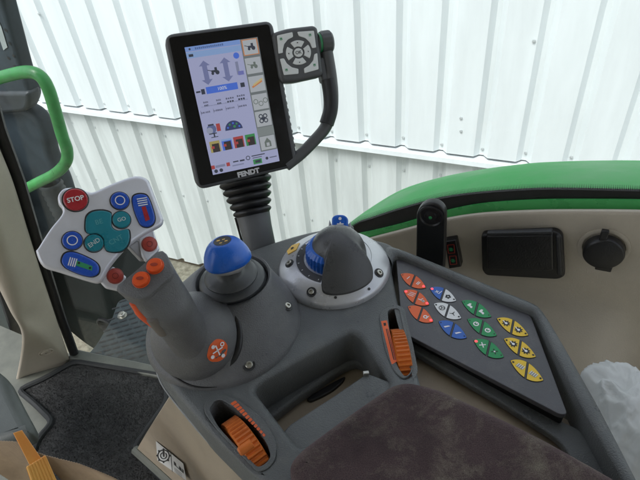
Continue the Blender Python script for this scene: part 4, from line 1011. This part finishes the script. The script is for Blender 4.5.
# status machine icon, gauge
dsk(.12,.64,.0055,em('screen_slate',(.16,.20,.40),S_),2); dsk(.09,.65,.0038,em('screen_silver',(.42,.46,.62),S_),3); q(.19,.605,.245,.665,SRD,4); q(.07,.672,.18,.68,SDK,4); q(.08,.60,.16,.612,SDK,4); q(.13,.68,.15,.705,SDK,4); q(.09,.702,.19,.708,SDK,4)
c=uv(.43,.675); f.poly([(c[0]+.0105*math.cos(math.pi*k/16),c[1]+.0105*math.sin(math.pi*k/16)) for k in range(17)],em('screen_gauge',(.06,.08,.20),S_),2)
for k,m_ in enumerate((SBL,SGN,SBL,SGN,SBL)): a=.4+k*.58; f.disc(c[0]+.0075*math.cos(a),c[1]+.0075*math.sin(a),.0012,m_,3,8)
f.disc(c[0]+.0012,c[1]+.0035,.0016,SGN,4,8)
for k,m_ in enumerate((SYE,SBL,SRD,SGN)):
    u=.045+k*.172; q(u,.735,u+.145,.825,m_,2); q(u+.03,.757,u+.13,.825,em('screen_brown',(.06,.05,.05),S_),3); q(u+.02,.775,u+.06,.795,SRD,4); q(u,.735,u+.145,.75,em('screen_pale_blue',(.33,.50,.85),S_) if k==1 else m_,3)
q(.0,.925,.05,.955,SRD,3); q(.22,.925,.27,.955,SRD,3); q(.06,.93,.2,.95,em('screen_faint_text',(.30,.33,.5),S_),2); dsk(.055,.975,.0022,SDK,3); dsk(.13,.975,.0022,SDK,3)
q(.32,.925,.40,.935,SDK,3); q(.42,.925,.49,.938,SDK,3); q(.30,.955,.47,.965,em('screen_faint_text',(.30,.33,.5),S_),2)
c=uv(.545,.922); f.ring(c[0],c[1],.0018,.0027,SDK,3,12); q(.60,.91,.80,.918,SDK,3); q(.61,.928,.75,.935,em('screen_text',(.16,.17,.26),S_),3)
q(.61,.945,.74,.985,SGN,3); q(.64,.955,.72,.975,SDK,4); dsk(.82,.955,.0018,SDK,3); q(.86,.95,.97,.958,em('screen_text',(.16,.17,.26),S_),3); q(.75,.895,1,1,SBG,2)
f.build('screen',mroot)
f=Flat(mcn+mN*.001,mN,mR,lift=.0002); c=f.px(248.5,172.8); f.text('FENDT',c[0],c[1],.0082,mat('silver_lettering',(.62,.62,.64),.4,var=.03),0,math.radians(2),.06,1.08); f.build('brand_lettering',mroot)
# side handle
ho=mcn-mN*.006
def hp2(px,py,h=0): return onpl(px,py,ho+mN*h,mN)
mb=MB(); hpth=spline([hp2(*p) for p in [(326,52),(330,75),(332,95),(331,112),(325,128),(313,142),(300,155),(286,166)]],6)
nH=len(hpth); mb.tube(hpth,[(lerp(.0085,.0068,i/nH),lerp(.010,.008,i/nH)) for i in range(nH)],HOUS,20,side=mN.cross(mU)); mb.build('grab_handle',mroot)
mb=MB(); g2=spline([hp2(*p,.0015) for p in [(328,79),(330.5,95),(330.5,110),(326.5,124)]],5); mb.tube(g2,[(.0092,.0102)]*len(g2),mat('grip_rubber',(.018,.019,.021),.5,var=.15,bump=.3,bscale=600),20,side=mN.cross(mU)); mb.build('grip_sleeve',mroot)
mb=MB(); mb.prism(rounded([hp2(*p,.006) for p in [(318,58),(334,56),(337,80),(323,83)]],.003,3),mN*-.016,HOUS); mb.build('handle_bracket',mroot,bevel=.003,segs=3)
# key pad unit
ko=mcn+mN*.006
def kpx(px,py,h=0): return onpl(px,py,ko+mN*h,mN)
kb_=plate('key_pad',[rounded([kpx(*p) for p in [(272,33),(287,28),(314,25),(318,27.5),(324,73),(321,77),(294,83),(283,83),(279.5,78)]],[.006,.02,.006,.006,.006,.006,.02,.006,.006],5)],.020,.005,HOUS,mroot,o=ko,n=mN,x=mR,nb=4)
SK=mat('silver_membrane_key',(.76,.78,.77),.38,metal=.2,var=.04)
def padkey(P,name='pad_key',r=.0012): return plate(name,[rounded([kpx(*p,.0008) for p in P],r,3)],.002,.0005,SK,kb_,o=ko+mN*.0008,n=mN,x=mR)
def arcq(a0,a1,r0_,r1_,c=(298.5,52.5),sy=.98):
    P=[]
    for k in range(7): a=lerp(a0,a1,k/6); P.append((c[0]+r1_*math.cos(a),c[1]-r1_*sy*math.sin(a)))
    for k in range(7): a=lerp(a1,a0,k/6); P.append((c[0]+r0_*math.cos(a),c[1]-r0_*sy*math.sin(a)))
    return P
D2=math.radians
for a in (90,180,270,0): padkey(arcq(D2(a+6-34),D2(a+6+34),6.2,12.6),r=.0006)
padkey([(298.5+4.6*math.cos(k*.5236),52.5-4.5*math.sin(k*.5236)) for k in range(12)],r=.0004)
padkey([(277,35.5),(292.5,32),(293.2,36.8),(288,39.5),(284.3,44),(282.8,50),(283,52.8),(278.6,53.8)])
padkey([(297.3,31.8),(314,30.6),(316.3,47.5),(312.3,48.2),(310,42.5),(305.5,38.2),(298.8,36)])
padkey([(280,58.8),(284,58.2),(287,63.5),(292,67.3),(298.5,68.8),(298.6,73.8),(284,75.2)])
padkey([(304,68.4),(309.3,65.3),(313.2,60.5),(314.5,54),(317.4,53),(318.7,69.3),(304.5,73.3)])
f=Flat(ko+mN*.0009,mN,mR,lift=.0003)
for px,py in ((281,39),(310,35),(286.5,70),(314.5,65)):
    c=f.px(px,py); f.ring(c[0],c[1],.0011,.0019,INKG,0,4,.785,7.07); f.rect(c[0]-.0004,c[1],c[0]+.0012,c[1]+.0008,INKG,1)
c=f.px(298.5,52.5); f.text('OK',c[0],c[1],.0052,mat('grey_ink_dark',(.10,.10,.10),.5),0,D2(2),.02)
for a in (90,180,270,0):
    aa=D2(a+6); c=f.px(298.5+9.4*math.cos(aa),52.5-9.4*math.sin(aa)); d_=V((math.cos(aa),math.sin(aa),0)); p_=V((-d_.y,d_.x,0)); s=.0011
    f.poly([(c[0]+d_.x*s*1.3,c[1]+d_.y*s*1.3),(c[0]+p_.x*s,c[1]+p_.y*s),(c[0]-p_.x*s,c[1]-p_.y*s)],INKB,0)
f.build('pad_symbols',kb_)
# scroll wheel at the pad's right edge
c=kpx(321,43,-.012); mb=MB(); nW=60
axw=mR; rgw=lambda r,h,k=0:[c+axw*h+mU*(r*(1+(k if j%4<2 else 0))*math.cos(2*math.pi*j/nW))+mN*(r*(1+(k if j%4<2 else 0))*math.sin(2*math.pi*j/nW)) for j in range(nW)]
mb.loft([rgw(.0125,-.001),rgw(.0135,.002,.03),rgw(.0135,.011,.03),rgw(.0115,.0135)],HOUS,True,True); mb.build('scroll_wheel',mroot,angle=30)
mb=MB(); mb.loft([rgw(.0118,-.004),rgw(.0118,-.0005)],mat('green_ring',(.02,.22,.08),.4)); mb.build('wheel_ring',mroot)
# side slots on the right edge of the housing
mb=MB()
for k in range(11):
    p=mp(lerp(283,296,k/10),lerp(82,152,k/10),-.008); mb.box(p-mR*.0014,mR*.0012,mU*.0018,mN*.003,BLACK)
mb.build('edge_slot',mroot,smooth=False)
# neck: bellows and post
nt0=mcn-mU*.080-mN*.044; nb0=at(252,219,.040)
base=V((-.079,.528,-.01))
nb0=base.lerp(nt0,.42)
d=(nt0-nb0); L=d.length
prof=[]
for k in range(6):
    t0=k/6; R_=lerp(.0225,.0360,t0)
    prof += [(R_-.0012,L*t0),(R_+.0022,L*(t0+.05)),(R_+.0030,L*(t0+.085)),(R_+.002,L*(t0+.12)),(R_-.0014,L*(t0+.155))]
prof.append((.036,L))
mb=MB(); mb.lathe(nb0-d*.02,d,prof,RUBBER,48); mb.build('neck_bellows',mroot,angle=80)
PG=mat('post_plastic',(.115,.12,.125),.45,var=.08,bump=.2,bscale=900)
mb=MB(); mb.tube([base-V((0,0,.04)),base,base.lerp(nb0,.55),nb0],[(.0205,.015),(.0205,.0145),(.021,.015),(.0225,.017)],PG,28,side=mR); mb.build('post',mroot)
mb=MB(); q0_=base.lerp(nb0,.3); mb.tube([base-mR*.0205-V((0,0,.03)),nb0-mR*.0235],[.0014,.0014],BLACK,8); mb.build('cable',mroot)

# ================================================================== black lever by the trim
vroot=thing('black_lever','flat black lever with a round pivot head standing in front of the trim','lever',side(429,285,.50))
LD=.505
def lv(px,py,D=LD): return side(px,py,D)
P=[]
for k in range(17):
    a=math.pi*k/16; P.append((431+14.6*math.cos(a),217-14.0*math.sin(a)))
P+= [(416,245),(414.5,330),(441,330),(445,245)]
plate('lever_arm',[[lv(*p) for p in P]],.012,.0025,mat('lever_black',(.010,.010,.011),.4,var=.2),vroot,o=SN*LD,n=-SN,x=-ST)
c=lv(431,216); mb=MB(); mb.lathe(c,-SN,[(.0155,.0),(.0155,.002),(.0135,.0026),(.012,.001),(.008,.001),(.007,.003),(.0001,.0034)],BLACK,32); mb.build('pivot_cap',vroot,angle=30)
mb=MB(); mb.lathe(c,-SN,[(.0022,.003),(.0018,.0045),(.0001,.0048)],mat('green_dot',(.03,.25,.08),.4),14); mb.build('pivot_dot',vroot)

# ================================================================== plastic bag
def plastic_bag():
    m=bpy.data.materials.new('thin_white_plastic'); m.use_nodes=True; nt=m.node_tree; N=nt.nodes; L=nt.links; b=N['Principled BSDF']
    b.inputs['Base Color'].default_value=(.88,.90,.91,1); b.inputs['Roughness'].default_value=.18
    tl=N.new('ShaderNodeBsdfTranslucent'); tl.inputs[0].default_value=(.92,.95,.97,1); tp=N.new('ShaderNodeBsdfTransparent'); m1=N.new('ShaderNodeMixShader'); m2=N.new('ShaderNodeMixShader'); m1.inputs[0].default_value=.40; m2.inputs[0].default_value=.13
    L.new(b.outputs[0],m1.inputs[1]); L.new(tl.outputs[0],m1.inputs[2]); L.new(m1.outputs[0],m2.inputs[1]); L.new(tp.outputs[0],m2.inputs[2]); L.new(m2.outputs[0],N['Material Output'].inputs[0])
    tc=N.new('ShaderNodeTexCoord'); nz=N.new('ShaderNodeTexNoise'); nz.inputs['Scale'].default_value=26; nz.inputs['Detail'].default_value=2; nz.inputs['Distortion'].default_value=1.5; L.new(tc.outputs['Object'],nz.inputs['Vector'])
    bp=N.new('ShaderNodeBump'); bp.inputs['Strength'].default_value=.6; bp.inputs['Distance'].default_value=.008; L.new(nz.outputs['Fac'],bp.inputs['Height']); L.new(bp.outputs['Normal'],b.inputs['Normal'])
    bm=bmesh.new(); bmesh.ops.create_icosphere(bm,subdivisions=6,radius=1)
    c=at(652,478,-.085)
    ex=V((.058,0,0)); 
    for v in bm.verts:
        p=v.co.copy(); q=p*1.7+V((3.1,1.7,.4))
        r1=noise.noise(q); r2=abs(noise.noise(q*2.1+V((5,1,2)))); r3=abs(noise.noise(q*4.7+V((1,8,3)))); r4=abs(noise.noise(V((q.x*9,q.y*3,q.z*3))))
        k=1+.18*r1-.20*r2-.06*r3
        v.co=V((p.x*.058*k,p.y*.105*k,p.z*.085*k+(.025*max(0,p.y)**2)))
    me=bpy.data.meshes.new('plastic_bag'); bm.to_mesh(me); bm.free(); me.materials.append(m); me.shade_smooth()
    o=bpy.data.objects.new('plastic_bag',me); COL.objects.link(o); o.location=c; o.rotation_euler=(0,0,math.radians(8))
    tag(o,'crumpled translucent white plastic bag tucked behind the console rim','bag')
plastic_bag()

# ================================================================== grey box at the left, paper bag, orange strap
BZ=-.40
mb=MB(); Pp=[at(*p,BZ) for p in [(-60,352),(-6,366),(6,376),(17,398),(31,424),(30,432),(-10,446),(-80,460)]]
o=plate('seat_base_cover',[rounded(Pp,.02,5)],.05,.02,mat('seat_cover_grey',(.060,.070,.068),.5,var=.15,bump=.3,bscale=500),None,o=(0,0,BZ),nb=5)
tag(o,'dark grey rounded plastic cover jutting in at the left above the paper bag','cover')
KRAFT=mat('kraft_paper',(.37,.275,.185),.75,var=.20,vscale=16,bump=1.0,bscale=60)
broot=thing('paper_bag','brown kraft paper bag with a saw tooth top edge at the lower left','bag',at(50,520,-.5))
def serr(P,D,amp,step,name,back):
    pts=[]
    for i in range(len(P)-1):
        a,b=V((*P[i],0)),V((*P[i+1],0)); n_=max(1,int((b-a).length/step)); pn=V((-(b-a).y,(b-a).x,0)).normalized()
        for k in range(n_): pts.append(a.lerp(b,k/n_)+(pn*(-amp) if k%2 else V((0,0,0))))
    pts.append(V((*P[-1],0)))
    A=[dist(p.x,p.y,D+back*.0) for p in pts]; dn=V((.05,.02,-.30))
    mb=MB(); rows=[A]
    for k in (1,2,3,4): rows.append([p+dn*(k/4)+V((0,-.03*k/4+.006*math.sin(p.x*60+k),0)) for p in A])
    mb.loft(rows,KRAFT,closed=False); ob=mb.build(name,broot,angle=80,fixn=False)
    md=ob.modifiers.new('s','SOLIDIFY'); md.thickness=.0012
serr([(36,452),(46,455.5),(60,459),(78,463.5),(95,470),(112,477),(128,486),(150,500)],.62,.7,1.3,'front_sheet',0)
serr([(-40,440),(0,441),(15,441.5),(22,444),(27,455),(30,470)],.60,.6,1.3,'rear_sheet',0)
OR2=mat('amber_plastic',(.78,.30,.06),.45,var=0,vscale=7,col2=(.80,.43,.10),lo=.4,hi=.6)
sroot=thing('amber_strap','amber orange plastic strap with a ribbed clip leaning out of the paper bag','strap',dist(35,460,.57))
sn=(CP-dist(35,455,.58)).normalized(); so_=dist(35,455,.575)
def sp_(px,py,h=0): return onpl(px,py,so_+sn*h,sn)
plate('strap_band',[[sp_(*p) for p in [(13,433),(22,430),(41,458),(30,466)]]],.004,.001,OR2,sroot,o=so_,n=sn,x=CR)
mb=MB(); A_=[(26,467.5),(45,454.5)]; 
n_=7
for k in range(n_):
    a=sp_(lerp(26.5,45,(k+.5)/n_),lerp(466.5,455,(k+.5)/n_),.004); b=sp_(lerp(44,66,(k+.5)/n_),lerp(515,502,(k+.5)/n_),.004); mb.tube([a,a.lerp(b,.02),b],[.0008,.0019,.0019],OR2,10)
mb.prism([sp_(*p,.003) for p in [(26,468),(45,455.5),(66,503),(43,516)]],sn*-.004,OR2); mb.build('ribbed_clip',sroot,angle=40)

# ================================================================== unseen cab roof and rear wall, added to shade the controls
rp=rounded([V(p) for p in [(-1.25,.60,1.05),(-.95,1.0,1.05),(.95,.12,1.05),(.95,-.85,1.05),(-1.25,-.85,1.05)]],.15,5)
tag(plate('added_shade_roof',[rp],.10,.02,mat('shade_lining',(.42,.40,.36),.7,var=.05),None,o=(0,0,1.05)),'pale lined cab roof out of view overhead, added to shade the controls','roof')
mb=MB(); mb.box((-.15,-.88,.2),(1.1,0,0),(0,.03,0),(0,0,.84),MATS['shade_lining']); tag(mb.build('added_shade_wall',bevel=.01),'pale lined cab rear wall out of view, added to block light from behind','wall')  # unseen wall added to hold back light from behind the camera
# ---- lighting
w=bpy.data.worlds.new('World'); sc.world=w; w.use_nodes=True; nt=w.node_tree; bg=nt.nodes['Background']
sky=nt.nodes.new('ShaderNodeTexSky'); sky.sky_type='NISHITA'; sky.sun_disc=False
SUNV=V((-.5,-.45,1.2)).normalized()      # towards the sun
el=math.asin(SUNV.z); sky.sun_elevation=el; sky.sun_rotation=math.atan2(SUNV.x,SUNV.y); sky.air_density=1.2; sky.dust_density=3; sky.ozone_density=1
hs=nt.nodes.new('ShaderNodeHueSaturation'); hs.inputs['Saturation'].default_value=.40; nt.links.new(sky.outputs[0],hs.inputs['Color']); nt.links.new(hs.outputs[0],bg.inputs[0]); bg.inputs[1].default_value=.13
sd=bpy.data.lights.new('sun','SUN'); sd.energy=1.2; sd.angle=math.radians(25); sd.color=(1,.985,.96)
so2=bpy.data.objects.new('sun',sd); COL.objects.link(so2); so2.rotation_euler=SUNV.to_track_quat('Z','Y').to_euler()
sc.view_settings.view_transform='Standard'; sc.view_settings.look='None'; sc.view_settings.exposure=1.06; sc.view_settings.gamma=1
sc.cycles.max_bounces=8; sc.cycles.transparent_max_bounces=12
